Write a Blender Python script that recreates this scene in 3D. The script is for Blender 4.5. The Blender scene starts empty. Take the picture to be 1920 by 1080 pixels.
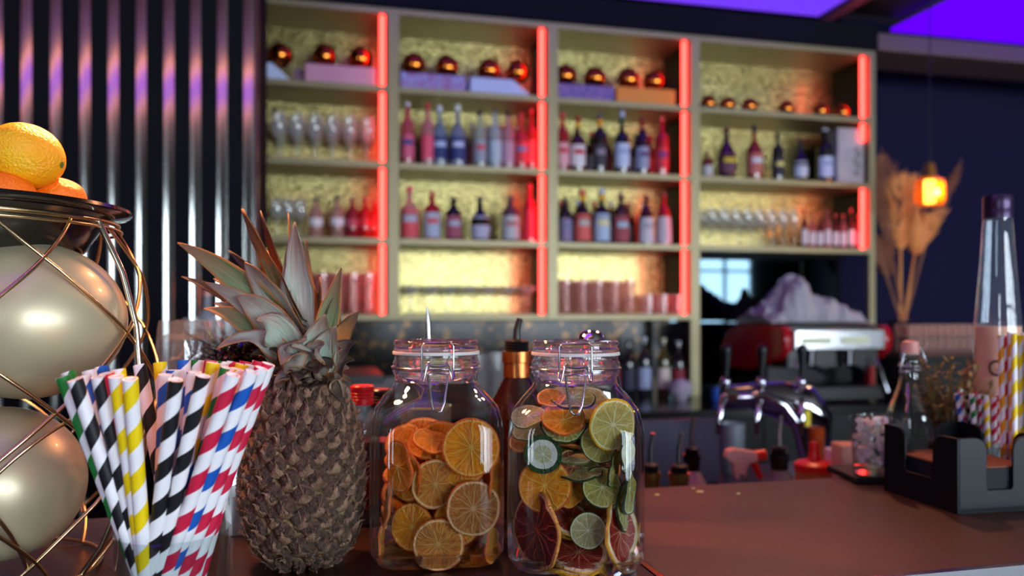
import bpy, bmesh, math, random
from mathutils import Vector, Matrix, Euler, noise
R = math.radians
PI = math.pi
sc = bpy.context.scene
col = sc.collection

# ---------------------------------------------------------------- camera
TH = R(13.6)            # camera turned right of the bar's normal
FPX, HZ, EYE = 1500.0, 588.0, 1.35
FW = Vector((math.sin(TH), math.cos(TH), 0))
RT = Vector((math.cos(TH), -math.sin(TH), 0))
UP = Vector((0, 0, 1))
cd = bpy.data.cameras.new('camera')
cam = bpy.data.objects.new('camera', cd)
col.objects.link(cam)
cam.location = (0, 0, EYE)
cam.rotation_euler = (PI / 2, 0, -TH)
cd.sensor_width = 36.0
cd.lens = 36.0 * FPX / 1920.0
cd.shift_y = (HZ - 540) / 1920.0
cd.clip_start = 0.02
cd.dof.use_dof = True
cd.dof.focus_distance = 0.70
cd.dof.aperture_fstop = 4.2
sc.camera = cam
# ---------------------------------------------------------------- colour management, world
sc.view_settings.view_transform = 'Standard'
sc.view_settings.look = 'None'
sc.view_settings.exposure = 0.15
sc.view_settings.gamma = 1.0
sc.view_settings.use_curve_mapping = False
sc.cycles.use_denoising = True
sc.cycles.max_bounces = 12
sc.cycles.diffuse_bounces = 3
sc.cycles.glossy_bounces = 5
sc.cycles.transmission_bounces = 10
sc.cycles.transparent_max_bounces = 32
sc.cycles.sample_clamp_indirect = 6.0
sc.cycles.caustics_reflective = True
sc.cycles.caustics_refractive = True
w = bpy.data.worlds.new('world')
sc.world = w
w.use_nodes = True
w.node_tree.nodes['Background'].inputs[0].default_value = (0.55, 0.7, 1.0, 1)
w.node_tree.nodes['Background'].inputs[1].default_value = 0.05

# strengths of the windows, violet ceiling glow and LED strips
WINDOW = 17.5
PURPLE = 1.05
LED = 1.0

def lamp(name, kind, loc, energy, color, size=0.1, target=None, spot=None, sizey=None):
    l = bpy.data.lights.new(name, kind)
    l.energy = energy
    l.color = color
    if kind == 'AREA':
        l.size = size
        if sizey:
            l.shape = 'RECTANGLE'
            l.size_y = sizey
    else:
        l.shadow_soft_size = size
    if kind == 'SPOT' and spot:
        l.spot_size = R(spot)
        l.spot_blend = 0.5
    o = bpy.data.objects.new(name, l)
    col.objects.link(o)
    o.location = loc
    if target is not None:
        o.rotation_euler = (Vector(target) - Vector(loc)).to_track_quat('-Z', 'Y').to_euler()
    return o

# a photo column and a distance turned into a point of the room
def at(px, d, z=None, py=None):
    u = (px - 960) / FPX
    v = (HZ - py) / FPX if py is not None else 0
    p = FW * d + RT * (u * d)
    return Vector((p.x, p.y, z if z is not None else EYE + v * d))
def xon(px, Y):
    return Y * math.tan(TH + math.atan((px - 960) / FPX))
def don(px, Y):
    return Y / (math.cos(TH) - (px - 960) / FPX * math.sin(TH))
def zon(px, py, Y):
    return EYE + (HZ - py) / FPX * don(px, Y)

# lamps of the bar, hanging out of frame: warm pendants above the counter, spots in the ceiling
lamp('pendant_light', 'SPOT', at(255, 0.98, 1.80), 44.0, (1.0, 0.36, 0.13), 0.05, at(330, 0.74, 1.3), 95)
lamp('pendant_light', 'SPOT', at(1500, 2.0, 2.35), 30.0, (1.0, 0.42, 0.2), 0.05, at(1600, 1.0, 1.1), 80)
lamp('pendant_light', 'SPOT', at(1000, 1.75, 2.35), 22.0, (1.0, 0.40, 0.18), 0.05, at(980, 0.9, 1.2), 70)

# ---------------------------------------------------------------- materials
def lin(c):
    if isinstance(c, str):
        c = [int(c[i:i + 2], 16) / 255 for i in (0, 2, 4)]
    r = [(x / 12.92 if x <= 0.04045 else ((x + 0.055) / 1.055) ** 2.4) for x in c]
    return (r[0], r[1], r[2], 1)
MATS = {}
def newmat(name):
    m = bpy.data.materials.new(name)
    m.use_nodes = True
    nt = m.node_tree
    nt.nodes.clear()
    out = nt.nodes.new('ShaderNodeOutputMaterial')
    return m, nt, out
def N(nt, t, **kw):
    n = nt.nodes.new(t)
    for k, v in kw.items():
        if k.startswith('i_'):
            key = k[2:]
            key = int(key) if key.isdigit() else key.replace('_', ' ')
            n.inputs[key].default_value = v
        else:
            setattr(n, k, v)
    return n
def pm(name, c, rough=0.5, metal=0.0, spec=0.5, c2=None, nscale=20.0, bump=0.0, bscale=60.0, emit=None, es=0.0, trans=0.0, ior=1.45,
       sheen=0.0, coat=0.0, sss=0.0, ndetail=6.0, lo=0.35, hi=0.65, stretch=None, aniso=0.0):
    if name in MATS:
        return MATS[name]
    m, nt, out = newmat(name)
    b = N(nt, 'ShaderNodeBsdfPrincipled')
    b.inputs['Base Color'].default_value = lin(c)
    b.inputs['Roughness'].default_value = rough
    b.inputs['Metallic'].default_value = metal
    b.inputs['Specular IOR Level'].default_value = spec
    b.inputs['Transmission Weight'].default_value = trans
    b.inputs['IOR'].default_value = ior
    b.inputs['Coat Weight'].default_value = coat
    b.inputs['Sheen Weight'].default_value = sheen
    b.inputs['Anisotropic'].default_value = aniso
    if sss:
        b.inputs['Subsurface Weight'].default_value = sss
        b.inputs['Subsurface Radius'].default_value = (0.01, 0.005, 0.002)
        b.inputs['Subsurface Scale'].default_value = 1.0
    if emit is not None:
        b.inputs['Emission Color'].default_value = emit if not isinstance(emit, str) else lin(emit)
        b.inputs['Emission Strength'].default_value = es
    tc = N(nt, 'ShaderNodeTexCoord')
    src = tc.outputs['Object']
    if stretch:
        mp = N(nt, 'ShaderNodeMapping')
        mp.inputs['Scale'].default_value = stretch
        nt.links.new(src, mp.inputs[0])
        src = mp.outputs[0]
    if c2 is not None:
        no = N(nt, 'ShaderNodeTexNoise', i_Scale=nscale, i_Detail=ndetail)
        nt.links.new(src, no.inputs['Vector'])
        cr = N(nt, 'ShaderNodeValToRGB')
        cr.color_ramp.elements[0].color = lin(c)
        cr.color_ramp.elements[1].color = lin(c2)
        cr.color_ramp.elements[0].position = lo
        cr.color_ramp.elements[1].position = hi
        nt.links.new(no.outputs[0], cr.inputs[0])
        nt.links.new(cr.outputs[0], b.inputs['Base Color'])
    if bump:
        nb = N(nt, 'ShaderNodeTexNoise', i_Scale=bscale, i_Detail=4.0)
        nt.links.new(src, nb.inputs['Vector'])
        bp = N(nt, 'ShaderNodeBump', i_Strength=bump, i_Distance=0.01)
        nt.links.new(nb.outputs[0], bp.inputs['Height'])
        nt.links.new(bp.outputs[0], b.inputs['Normal'])
    nt.links.new(b.outputs[0], out.inputs[0])
    MATS[name] = m
    return m
def thin(name, tint='ffffff', refl=1.0, rough=0.0, body=None, bodyw=0.0, ior=1.5, bump=0.0, bscale=30):
    """clear glass wall: passes light straight, mirrors at grazing angles, may carry a little body colour"""
    if name in MATS:
        return MATS[name]
    m, nt, out = newmat(name)
    tr = N(nt, 'ShaderNodeBsdfTransparent')
    tr.inputs[0].default_value = lin(tint)
    gl = N(nt, 'ShaderNodeBsdfGlossy')
    gl.inputs['Roughness'].default_value = rough
    gl.inputs['Color'].default_value = (refl, refl, refl, 1)
    fr = N(nt, 'ShaderNodeLayerWeight', i_Blend=0.5)
    f0 = ((ior - 1) / (ior + 1)) ** 2
    pw = N(nt, 'ShaderNodeMath', operation='POWER'); pw.inputs[1].default_value = 4.2
    nt.links.new(fr.outputs['Facing'], pw.inputs[0])
    ma = N(nt, 'ShaderNodeMath', operation='MULTIPLY_ADD'); ma.inputs[1].default_value = 1 - f0; ma.inputs[2].default_value = f0
    nt.links.new(pw.outputs[0], ma.inputs[0])
    if bump:
        tc = N(nt, 'ShaderNodeTexCoord')
        nb = N(nt, 'ShaderNodeTexNoise', i_Scale=bscale, i_Detail=2.0)
        nt.links.new(tc.outputs['Object'], nb.inputs['Vector'])
        bp = N(nt, 'ShaderNodeBump', i_Strength=bump, i_Distance=0.01)
        nt.links.new(nb.outputs[0], bp.inputs['Height'])
        nt.links.new(bp.outputs[0], gl.inputs['Normal'])
        nt.links.new(bp.outputs[0], fr.inputs['Normal'])
    mx = N(nt, 'ShaderNodeMixShader')
    nt.links.new(ma.outputs[0], mx.inputs[0])
    base = tr.outputs[0]
    if body:
        df = N(nt, 'ShaderNodeBsdfDiffuse')
        df.inputs[0].default_value = lin(body)
        m2 = N(nt, 'ShaderNodeMixShader')
        m2.inputs[0].default_value = bodyw
        nt.links.new(tr.outputs[0], m2.inputs[1])
        nt.links.new(df.outputs[0], m2.inputs[2])
        base = m2.outputs[0]
    nt.links.new(base, mx.inputs[1])
    nt.links.new(gl.outputs[0], mx.inputs[2])
    nt.links.new(mx.outputs[0], out.inputs[0])
    MATS[name] = m
    return m
def emi(name, rgb, s):
    if name in MATS:
        return MATS[name]
    m, nt, out = newmat(name)
    e = N(nt, 'ShaderNodeEmission')
    e.inputs[0].default_value = (rgb[0], rgb[1], rgb[2], 1)
    e.inputs[1].default_value = s
    nt.links.new(e.outputs[0], out.inputs[0])
    MATS[name] = m
    return m
def solid_glass(name, tint='ffffff', rough=0.0, ior=1.45, bump=0.0):
    return pm(name, tint, rough=rough, trans=1.0, ior=ior, bump=bump, bscale=40)

# ---------------------------------------------------------------- mesh building
class M:
    def __init__(s):
        s.v = []; s.f = []; s.m = []; s.mi = 0; s.attr = {}
    def add(s, vs, fs):
        o = len(s.v)
        s.v.extend([Vector(p) for p in vs])
        s.f.extend([tuple(o + i for i in f) for f in fs])
        s.m.extend([s.mi] * len(fs))
        return o
    def rings(s, rs, closed=True, cap0=False, cap1=False, loop=False):
        n = len(rs[0]); vs = [p for r in rs for p in r]; fs = []
        k = len(rs)
        for i in range(k if loop else k - 1):
            a = i * n; b = ((i + 1) % k) * n
            for j in range(n if closed else n - 1):
                j2 = (j + 1) % n
                fs.append((a + j, a + j2, b + j2, b + j))
        if cap0: fs.append(tuple(range(n - 1, -1, -1)))
        if cap1: fs.append(tuple((k - 1) * n + j for j in range(n)))
        return s.add(vs, fs)
    def lathe(s, prof, seg=32, c=(0, 0, 0), sy=1.0, fac=None, rot=None):
        """prof: (r, z) from bottom to top"""
        rs = []
        for r, z in prof:
            ring = []
            for j in range(seg):
                a = 2 * PI * j / seg
                q = 1.0 if fac is None else fac(a, z)
                p = Vector((max(r, 1e-5) * q * math.cos(a), max(r, 1e-5) * q * math.sin(a) * sy, z))
                if rot is not None: p = rot @ p
                ring.append(p + Vector(c))
            rs.append(ring)
        return s.rings(rs, cap0=prof[0][0] > 1e-4 and False, cap1=False)
    def sq(s, secs, seg=48, c=(0, 0, 0)):
        """rounded-square sections: (half width, exponent, z)"""
        rs = []
        for w_, n_, z in secs:
            ring = []
            w_ = max(w_, 1e-5); rc = w_ * min(1.0, (2 / n_) ** 1.1); q = seg // 4
            for k in range(4):          # a corner arc, then the flat towards the next corner
                cx, cy = [(1, 1), (-1, 1), (-1, -1), (1, -1)][k]
                ox, oy = cx * (w_ - rc), cy * (w_ - rc)
                for j in range(q):
                    a = (k + j / (q - 1)) * PI / 2
                    ring.append(Vector((ox + rc * math.cos(a) + c[0], oy + rc * math.sin(a) + c[1], z + c[2])))
            rs.append(ring)
        return s.rings(rs)
    def box(s, c, d, rot=None):
        x, y, z = d[0] / 2, d[1] / 2, d[2] / 2
        vs = [Vector((sx * x, sy * y, sz * z)) for sx in (-1, 1) for sy in (-1, 1) for sz in (-1, 1)]
        if rot is not None: vs = [rot @ p for p in vs]
        vs = [p + Vector(c) for p in vs]
        return s.add(vs, [(0, 1, 3, 2), (4, 6, 7, 5), (0, 4, 5, 1), (2, 3, 7, 6), (0, 2, 6, 4), (1, 5, 7, 3)])
    def tube(s, pts, r, seg=8, closed=False, caps=True):
        pts = [Vector(p) for p in pts]; n = len(pts)
        rr = r if isinstance(r, (list, tuple)) else [r] * n
        rs = []; prev = None
        for i, p in enumerate(pts):
            if closed: t = pts[(i + 1) % n] - pts[i - 1]
            else: t = pts[min(i + 1, n - 1)] - pts[max(i - 1, 0)]
            if t.length < 1e-9: t = Vector((0, 0, 1))
            t.normalize()
            if prev is None:
                a = Vector((0, 0, 1)) if abs(t.z) < 0.9 else Vector((1, 0, 0))
                u = t.cross(a).normalized()
            else:
                u = (prev - t * prev.dot(t))
                u = u.normalized() if u.length > 1e-6 else t.orthogonal().normalized()
            prev = u; v = t.cross(u)
            rs.append([p + (u * math.cos(2 * PI * j / seg) + v * math.sin(2 * PI * j / seg)) * rr[i] for j in range(seg)])
        return s.rings(rs, loop=closed, cap0=caps and not closed, cap1=caps and not closed)
    def sphere(s, c, r, seg=24, rings=14, sc=(1, 1, 1), nz=0.0, nscale=10, seed=0):
        rs = []
        for i in range(rings + 1):
            t = PI * i / rings
            ring = []
            for j in range(seg):
                a = 2 * PI * j / seg
                d = Vector((math.sin(t) * math.cos(a), math.sin(t) * math.sin(a), -math.cos(t)))
                k = 1.0 + (nz * noise.noise(d * nscale + Vector((seed, seed * 2, 0))) if nz else 0)
                ring.append(Vector((c[0] + d.x * r * sc[0] * k, c[1] + d.y * r * sc[1] * k, c[2] + d.z * r * sc[2] * k)))
            rs.append(ring)
        return s.rings(rs)
    def prism(s, pts, h, axis='z', c=(0, 0, 0)):
        """outline pts (2D) pushed h along axis"""
        def mp(a, b, t):
            if axis == 'z': return Vector((a, b, t))
            if axis == 'y': return Vector((a, t, b))
            return Vector((t, a, b))
        n = len(pts); C = Vector(c)
        vs = [mp(a, b, 0) + C for a, b in pts] + [mp(a, b, h) + C for a, b in pts]
        fs = [(i, (i + 1) % n, n + (i + 1) % n, n + i) for i in range(n)] + [tuple(range(n - 1, -1, -1)), tuple(range(n, 2 * n))]
        return s.add(vs, fs)
    def build(s, name, mats, parent=None, smooth=40, bevel=0.0, loc=None, rotz=0.0, bseg=2, fix=True):
        me = bpy.data.meshes.new(name)
        me.from_pydata([tuple(p) for p in s.v], [], s.f)
        for mm in (mats if isinstance(mats, (list, tuple)) else [mats]):
            me.materials.append(mm)
        for p, i in zip(me.polygons, s.m):
            p.material_index = i
        for k, vals in s.attr.items():
            a = me.attributes.new(k, 'FLOAT', 'POINT')
            a.data.foreach_set('value', vals)
        if fix:
            bm = bmesh.new(); bm.from_mesh(me)
            if not s.attr: bmesh.ops.remove_doubles(bm, verts=bm.verts, dist=2e-5)
            bmesh.ops.recalc_face_normals(bm, faces=bm.faces)
            bm.to_mesh(me); bm.free()
        if smooth:
            for p in me.polygons: p.use_smooth = True
            me.set_sharp_from_angle(angle=R(smooth))
        o = bpy.data.objects.new(name, me)
        col.objects.link(o)
        if parent is not None: o.parent = parent
        if loc is not None: o.location = loc
        o.rotation_euler.z = rotz
        if bevel:
            b = o.modifiers.new('bevel', 'BEVEL'); b.width = bevel; b.segments = bseg; b.limit_method = 'ANGLE'; b.angle_limit = R(35)
        return o
def tag(o, label, cat, group=None, kind=None):
    if label: o['label'] = label
    if cat: o['category'] = cat
    if group: o['group'] = group
    if kind: o['kind'] = kind
    return o
def thing(name, label, cat, loc=(0, 0, 0), rotz=0.0, group=None, rot=None):
    o = bpy.data.objects.new(name, None)
    o.empty_display_size = 0.02
    col.objects.link(o)
    o.location = loc
    o.rotation_euler = rot if rot is not None else (0, 0, rotz)
    return tag(o, label, cat, group)
def dup(root, loc, rotz=0.0, label=None, group=None, scale=None):
    r = root.copy(); col.objects.link(r); r.location = loc; r.rotation_euler = (0, 0, rotz)
    if label: r['label'] = label
    if group: r['group'] = group
    if scale: r.scale = scale
    for ch in list(root.children):
        c = ch.copy(); col.objects.link(c); c.parent = r
        for g in ch.children:
            d = g.copy(); col.objects.link(d); d.parent = c
    return r
def struct(o):
    o['kind'] = 'structure'
    return o
def slab(name, x0, x1, y0, y1, z0, z1, mat, parent=None, bevel=0.0):
    m = M(); m.box(((x0 + x1) / 2, (y0 + y1) / 2, (z0 + z1) / 2), (x1 - x0, y1 - y0, z1 - z0))
    return m.build(name, mat, parent, bevel=bevel)
def rod(m, a, b, r, seg=8): m.tube([a, b], r, seg)

# ================================================================ THE ROOM
navy = pm('navy_paint', '0c0b16', rough=0.85, spec=.15)
dark = pm('dark_paint', '0c0b10', rough=0.6)
YW = 4.36
FH = 3.0
CT = 1.10        # counter top
struct(slab('floor', -4, 9, -6, 7, -0.1, 0, pm('floor_boards', '2a1d18', rough=0.4, c2='3a2a22', nscale=3)))
struct(slab('ceiling', -4, 9, -6, 7, 3.35, 3.45, pm('ceiling_paint', '6a625c', rough=0.8)))
struct(slab('wall_back', -4, 3.16, YW, YW + 0.1, 0, 3.35, navy))
struct(slab('wall_right', 3.16, 9, 4.75, 4.85, 0, 3.35, pm('violet_navy_paint', '121030', rough=0.8, spec=.2)))
struct(slab('wall_left', -4.1, -4, -6, 7, 0, 3.35, pm('left_wall_paint', '2a241f', rough=0.7)))
struct(slab('wall_far_right', 9, 9.1, -6, 7, 0, 3.35, dark))
# fascia over the shelves
struct(slab('trim_fascia', -4, 3.14, 3.99, 4.36, 2.872, 3.01, navy))
brn = pm('brown_trim', '6b5750', rough=0.35, metal=0.3)
struct(slab('trim_right', 3.10, 9, 4.02, 4.36, 2.885, 2.93, brn, bevel=0.004))
struct(slab('trim_right_upper', 3.10, 9, 4.06, 4.36, 2.93, 3.0, brn, bevel=0.004))
# lowered dark ceiling slabs, the coves' violet LED light put in as emission
dc = pm('lowered_ceiling', '0f0c10', rough=0.5)
vio = emi('violet_cove_glow', (0.16, 0.042, 0.88), PURPLE)
vio2 = emi('deep_violet_cove_glow', (0.125, 0.0, 1.0), PURPLE)
xa = xon(1533, 3.99)
struct(slab('ceiling_cove_beam', xa, xa + 0.02, 0.2, 3.99, 3.01, 3.35, pm('shaded_cove_side', '2a2340', rough=0.5)))  # shade and violet tint painted into the beam's side
struct(slab('ceiling_beam', xa + 0.02, xa + 0.09, 0.2, 3.99, 3.01, 3.35, pm('pink_lit_edge', '6b3a6a', rough=0.5)))  # pink light along the beam edge painted into its colour
xb = xon(1688, 4.02)
struct(slab('ceiling_slot', xa + 0.09, xb, 0.2, 4.02, 3.08, 3.35, dc))
struct(slab('ceiling_rail', xa + 0.3, xa + 0.9, 3.1, 3.14, 3.05, 3.08, pm('rail', '60584f', rough=0.4)))
lp = slab('ceiling_glow', 0.0, xa, 3.2, 3.99, 3.03, 3.05, vio)
tag(lp, 'flat violet ceiling recess with painted-in LED glow above the shelves, left of the dark beam', 'ceiling glow')
lp = slab('ceiling_glow', xb, 8.9, 3.3, 4.1, 3.03, 3.05, vio2)
tag(lp, 'deep violet ceiling recess with painted-in LED glow right of the dark slot', 'ceiling glow')
struct(slab('ceiling_border', -4, xa, 3.16, 3.2, 3.0, 3.08, dc))
# unseen guest-side cove, its violet light put in as emission, mirrored in the slats
lp = slab('ceiling_glow', -3.9, 0.1, -0.35, 0.55, 3.03, 3.05, emi('guest_violet_glow', (0.2, 0.045, 0.9), 1.9))
tag(lp, 'violet ceiling cove with painted-in glow over the guest side, mirrored in the metal slats', 'ceiling glow')
warm = emi('warm_reflection_glow', (1.0, 0.34, 0.05), 4.5)  # added amber strips in place of pendants, for reflections in the slats
for yy, wn in ((0.62, 'nearer the bar'), (-0.47, 'nearer the windows')):
    tag(slab('amber_reflection_strip', -3.9, 0.1, yy - .05, yy + .05, 3.0, 3.03, warm), 'long thin amber strip added for pendant reflections in the slats, %s' % wn, 'ceiling glow')
# wall behind the photographer with tall daylight windows
wb = pm('rear_wall_paint', '3a312c', rough=0.7)
struct(slab('wall_front_lower', -4, 9, -5.1, -5, 0, 0.55, wb))
struct(slab('wall_front_upper', -4, 9, -5.1, -5, 2.75, 3.35, wb))
sky = emi('window_daylight', (0.78, 0.90, 1.0), WINDOW)
WIN = [(-3.95, -2.95), (1.1, 2.8), (3.1, 4.8), (5.1, 6.5), (6.85, 8.0)]
edges = [-4.0] + [v for w_ in WIN for v in w_] + [9.0]
for i in range(0, len(edges), 2):
    struct(slab('wall_front_pier', edges[i], edges[i + 1], -5.1, -5, 0.55, 2.75, wb))
for i, (x, x2) in enumerate(WIN):
    wd = x2 - x; xm = (x + x2) / 2
    f = M()
    f.box((xm, -5.0, 1.65), (0.05, 0.06, 2.2)); f.box((xm, -5.0, 2.15), (wd, 0.05, 0.05))
    for xx in (x + .02, x2 - .02): f.box((xx, -5.0, 1.65), (0.05, 0.08, 2.2))
    for zz in (.57, 2.73): f.box((xm, -5.0, zz), (wd, 0.08, 0.05))
    wo = struct(f.build('window_%d' % (i + 1), dark))
    g = M(); g.box((xm, -5.06, 1.65), (wd, 0.01, 2.2)); g.build('window_pane', sky, wo)

# ---------------------------------------------------------------- slatted wall at the left
SY = 3.2
sx_end = xon(478, SY)
struct(slab('wall_slatted', -4, sx_end, SY, SY + 0.74, 0, 3.35, pm('slat_navy', '0b0b13', rough=0.8, spec=.15, c2='0f0e16', nscale=2)))
chrome_strip = pm('brushed_strip', 'b4b6b4', rough=0.13, metal=1.0)
x = xon(467, SY) ; k = 0
slatpx = [467, 417, 367, 317, 265, 213, 160, 105, 50, -5, -60, -115, -170]
for k, px in enumerate(slatpx):
    X = xon(px, SY)
    m = M()
    wd = 0.036 if k else 0.040
    n = 10
    pts = [(X - wd / 2 + wd * i / n, SY - 0.003 - 0.0014 * math.sin(PI * i / n)) for i in range(n + 1)]
    pts += [(X + wd / 2, SY), (X - wd / 2, SY)]
    m.prism(pts, 3.0, 'z', (0, 0, 0.05))
    struct(m.build('trim_slat', chrome_strip, smooth=50))
m = M(); m.box((sx_end + 0.006, SY + 0.01, 1.6), (0.012, 0.06, 3.2)); struct(m.build('trim_slat_end', pm('purple_brown_edge', '4a2a3a', rough=0.3, metal=.5)))
# ================================================================ BACK BAR SHELVING
gold = pm('champagne_gold', '8a8062', rough=0.42, metal=0.5)
def glitter(name):
    m, nt, out = newmat(name)
    b = N(nt, 'ShaderNodeBsdfPrincipled')
    b.inputs['Metallic'].default_value = 1.0
    b.inputs['Roughness'].default_value = 0.27
    tc = N(nt, 'ShaderNodeTexCoord')
    vo = N(nt, 'ShaderNodeTexVoronoi', i_Scale=85.0)
    nt.links.new(tc.outputs['Object'], vo.inputs['Vector'])
    cr = N(nt, 'ShaderNodeValToRGB')
    cr.color_ramp.elements[0].color = lin('c4b67c'); cr.color_ramp.elements[0].position = 0.15
    cr.color_ramp.elements[1].color = lin('7d7246'); cr.color_ramp.elements[1].position = 0.75
    nt.links.new(vo.outputs['Distance'], cr.inputs[0])
    nt.links.new(cr.outputs[0], b.inputs['Base Color'])
    bp = N(nt, 'ShaderNodeBump', i_Strength=0.42, i_Distance=0.006)
    bp.invert = True
    nt.links.new(vo.outputs['Distance'], bp.inputs['Height'])
    nt.links.new(bp.outputs[0], b.inputs['Normal'])
    g2_ = N(nt, 'ShaderNodeBsdfGlossy', i_Roughness=0.12)
    nt.links.new(cr.outputs[0], g2_.inputs['Color'])
    bp2 = N(nt, 'ShaderNodeBump', i_Strength=0.09, i_Distance=0.006)
    bp2.invert = True
    nt.links.new(vo.outputs['Distance'], bp2.inputs['Height']); nt.links.new(bp2.outputs[0], g2_.inputs['Normal'])
    mx = N(nt, 'ShaderNodeMixShader'); mx.inputs[0].default_value = 0.24
    nt.links.new(b.outputs[0], mx.inputs[1]); nt.links.new(g2_.outputs[0], mx.inputs[2])
    nt.links.new(mx.outputs[0], out.inputs[0])
    return m
gl_panel = glitter('gold_pebble_panel')
red = emi('red_led', (1.0, 0.03, 0.012), 5.0 * LED)
redcore = emi('red_led_core', (1.0, 0.036, 0.028), 10.0 * LED)
BY = 4.0
SHD = 0.33
POST = [xon(438, BY), xon(738, BY), xon(1037, BY), xon(1304, BY), xon(1636, BY)]
PW = 0.056
SZ = [1.331, 1.709, 2.087, 2.465, 2.852]
ST = 0.03
unit = thing('back_bar_shelving', 'tall champagne gold open shelving with four bays on the bar back wall', 'shelving', (0, BY, 0))
for i, x in enumerate(POST):
    m = M()
    zb = 0.90 if i >= 3 else SZ[0] - ST / 2
    w_ = PW if i < 4 else 0.04
    m.box((x, 0.015, (zb + 2.867) / 2), (w_, 0.03, 2.867 - zb))
    m.box((x, 0.17, (SZ[0 if i < 4 else 1] + 2.85) / 2), (0.02, 0.31, 2.85 - SZ[0 if i < 4 else 1]))
    m.build('post', gold, unit, bevel=0.002)
for b in range(4):
    x0, x1 = POST[b] + PW / 2, POST[b + 1] - (PW / 2 if b < 3 else 0.02)
    rows = range(0, 5) if b < 3 else range(1, 5)
    for r_ in rows:
        m = M(); m.box(((x0 + x1) / 2, SHD / 2, SZ[r_]), (x1 - x0, SHD, ST))
        m.build('shelf', gold, unit, bevel=0.002)
    zb = SZ[0] if b < 3 else SZ[1]
    m = M(); m.box(((x0 + x1) / 2, SHD + 0.005, (zb + 2.85) / 2), (x1 - x0 + .03, 0.01, 2.85 - zb))
    m.build('back_panel', gl_panel, unit)
    # dark lining on the bay's right side
    m = M(); m.box((x1 + 0.0, SHD / 2 + 0.02, (zb + 2.85) / 2), (0.006, SHD - 0.06, 2.85 - zb - 0.03))
    m.build('side_lining', pm('dark_lining', '120d0b', rough=0.4), unit)
    for r_ in range(0 if b < 3 else 1, 4):
        z0, z1 = SZ[r_] + ST / 2 + 0.001, SZ[r_ + 1] - ST / 2 - 0.001
        if b == 3 and r_ == 2: z0 += 0.245
        m = M(); m.box((x1 - 0.026, 0.028, (z0 + z1) / 2), (0.025, 0.016, z1 - z0))
        o = m.build('light_strip', redcore, unit, bevel=0.005)
# mirror bay and splash behind the back counter
mir = pm('dark_mirror', '3b4a52', rough=0.03, metal=1.0)
m = M(); m.box(((POST[3] + POST[4]) / 2, YW - 0.015, 1.29), (POST[4] - POST[3], 0.01, 0.78))
tag(m.build('mirror_panel', mir), 'dark mirror panel behind the red coffee machine under the shelves', 'mirror')
def fleck(name):
    m, nt, out = newmat(name)
    b = N(nt, 'ShaderNodeBsdfPrincipled'); b.inputs['Roughness'].default_value = 0.15
    b.inputs['Metallic'].default_value = 0.6
    tc = N(nt, 'ShaderNodeTexCoord'); no = N(nt, 'ShaderNodeTexNoise', i_Scale=26.0, i_Detail=2.0)
    nt.links.new(tc.outputs['Object'], no.inputs['Vector'])
    cr = N(nt, 'ShaderNodeValToRGB')
    cr.color_ramp.elements[0].color = lin('060506'); cr.color_ramp.elements[0].position = 0.56
    cr.color_ramp.elements[1].color = lin('4a3212'); cr.color_ramp.elements[1].position = 0.70
    nt.links.new(no.outputs[0], cr.inputs[0]); nt.links.new(cr.outputs[0], b.inputs['Base Color'])
    nt.links.new(b.outputs[0], out.inputs[0]); return m
struct(slab('trim_splashback', -0.5, POST[3], YW - 0.03, YW - 0.01, 0.9, 1.31, fleck('bronze_flecked_stone')))
cnt2 = slab('back_counter', sx_end + .03, 4.9, 3.42, YW - 0.03, 0.86, 0.90, pm('black_stone', '0b0a0c', rough=0.2), bevel=0.004)
tag(cnt2, 'black stone back counter running below the gold shelving', 'counter')
m = M()
for i in range(9):
    m.box((0.15 + i * 0.55, 3.88, 0.43), (0.544, 0.88, 0.86))
tag(m.build('base_cabinet', dark, bevel=0.003), 'dark cabinet run carrying the black back counter', 'cabinet')

# ================================================================ BOTTLES AND GLASSES
clear_far = thin('clear_glass', 'fbfcfc', ior=1.5, body='e0dcd8', bodyw=0.10)
rose_far = thin('rose_glass', 'fbf0ee', ior=1.5, body='e8a8a4', bodyw=0.16)
PROF = {
    'wine':   [(0, 0), (.95, .0), (1, .015), (1, .60), (.95, .66), (.62, .74), (.38, .80), (.36, .97), (.40, .975), (.40, 1.0)],
    'spirit': [(0, 0), (.94, .0), (1, .02), (1, .62), (.93, .68), (.55, .74), (.36, .78), (.33, .93), (.38, .94), (.38, 1.0)],
    'squat':  [(0, 0), (.92, .0), (1, .03), (1, .50), (.94, .58), (.6, .66), (.32, .70), (.28, .90), (.36, .91), (.36, 1.0)],
    'round':  [(0, 0), (.70, .0), (.84, .05), (1, .28), (.98, .42), (.80, .56), (.42, .68), (.30, .76), (.27, .92), (.33, .93), (.33, 1.0)],
    'flare':  [(0, 0), (.98, .0), (1, .03), (.90, .40), (.84, .60), (.62, .70), (.34, .77), (.30, .93), (.36, .94), (.36, 1.0)],
}
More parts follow.
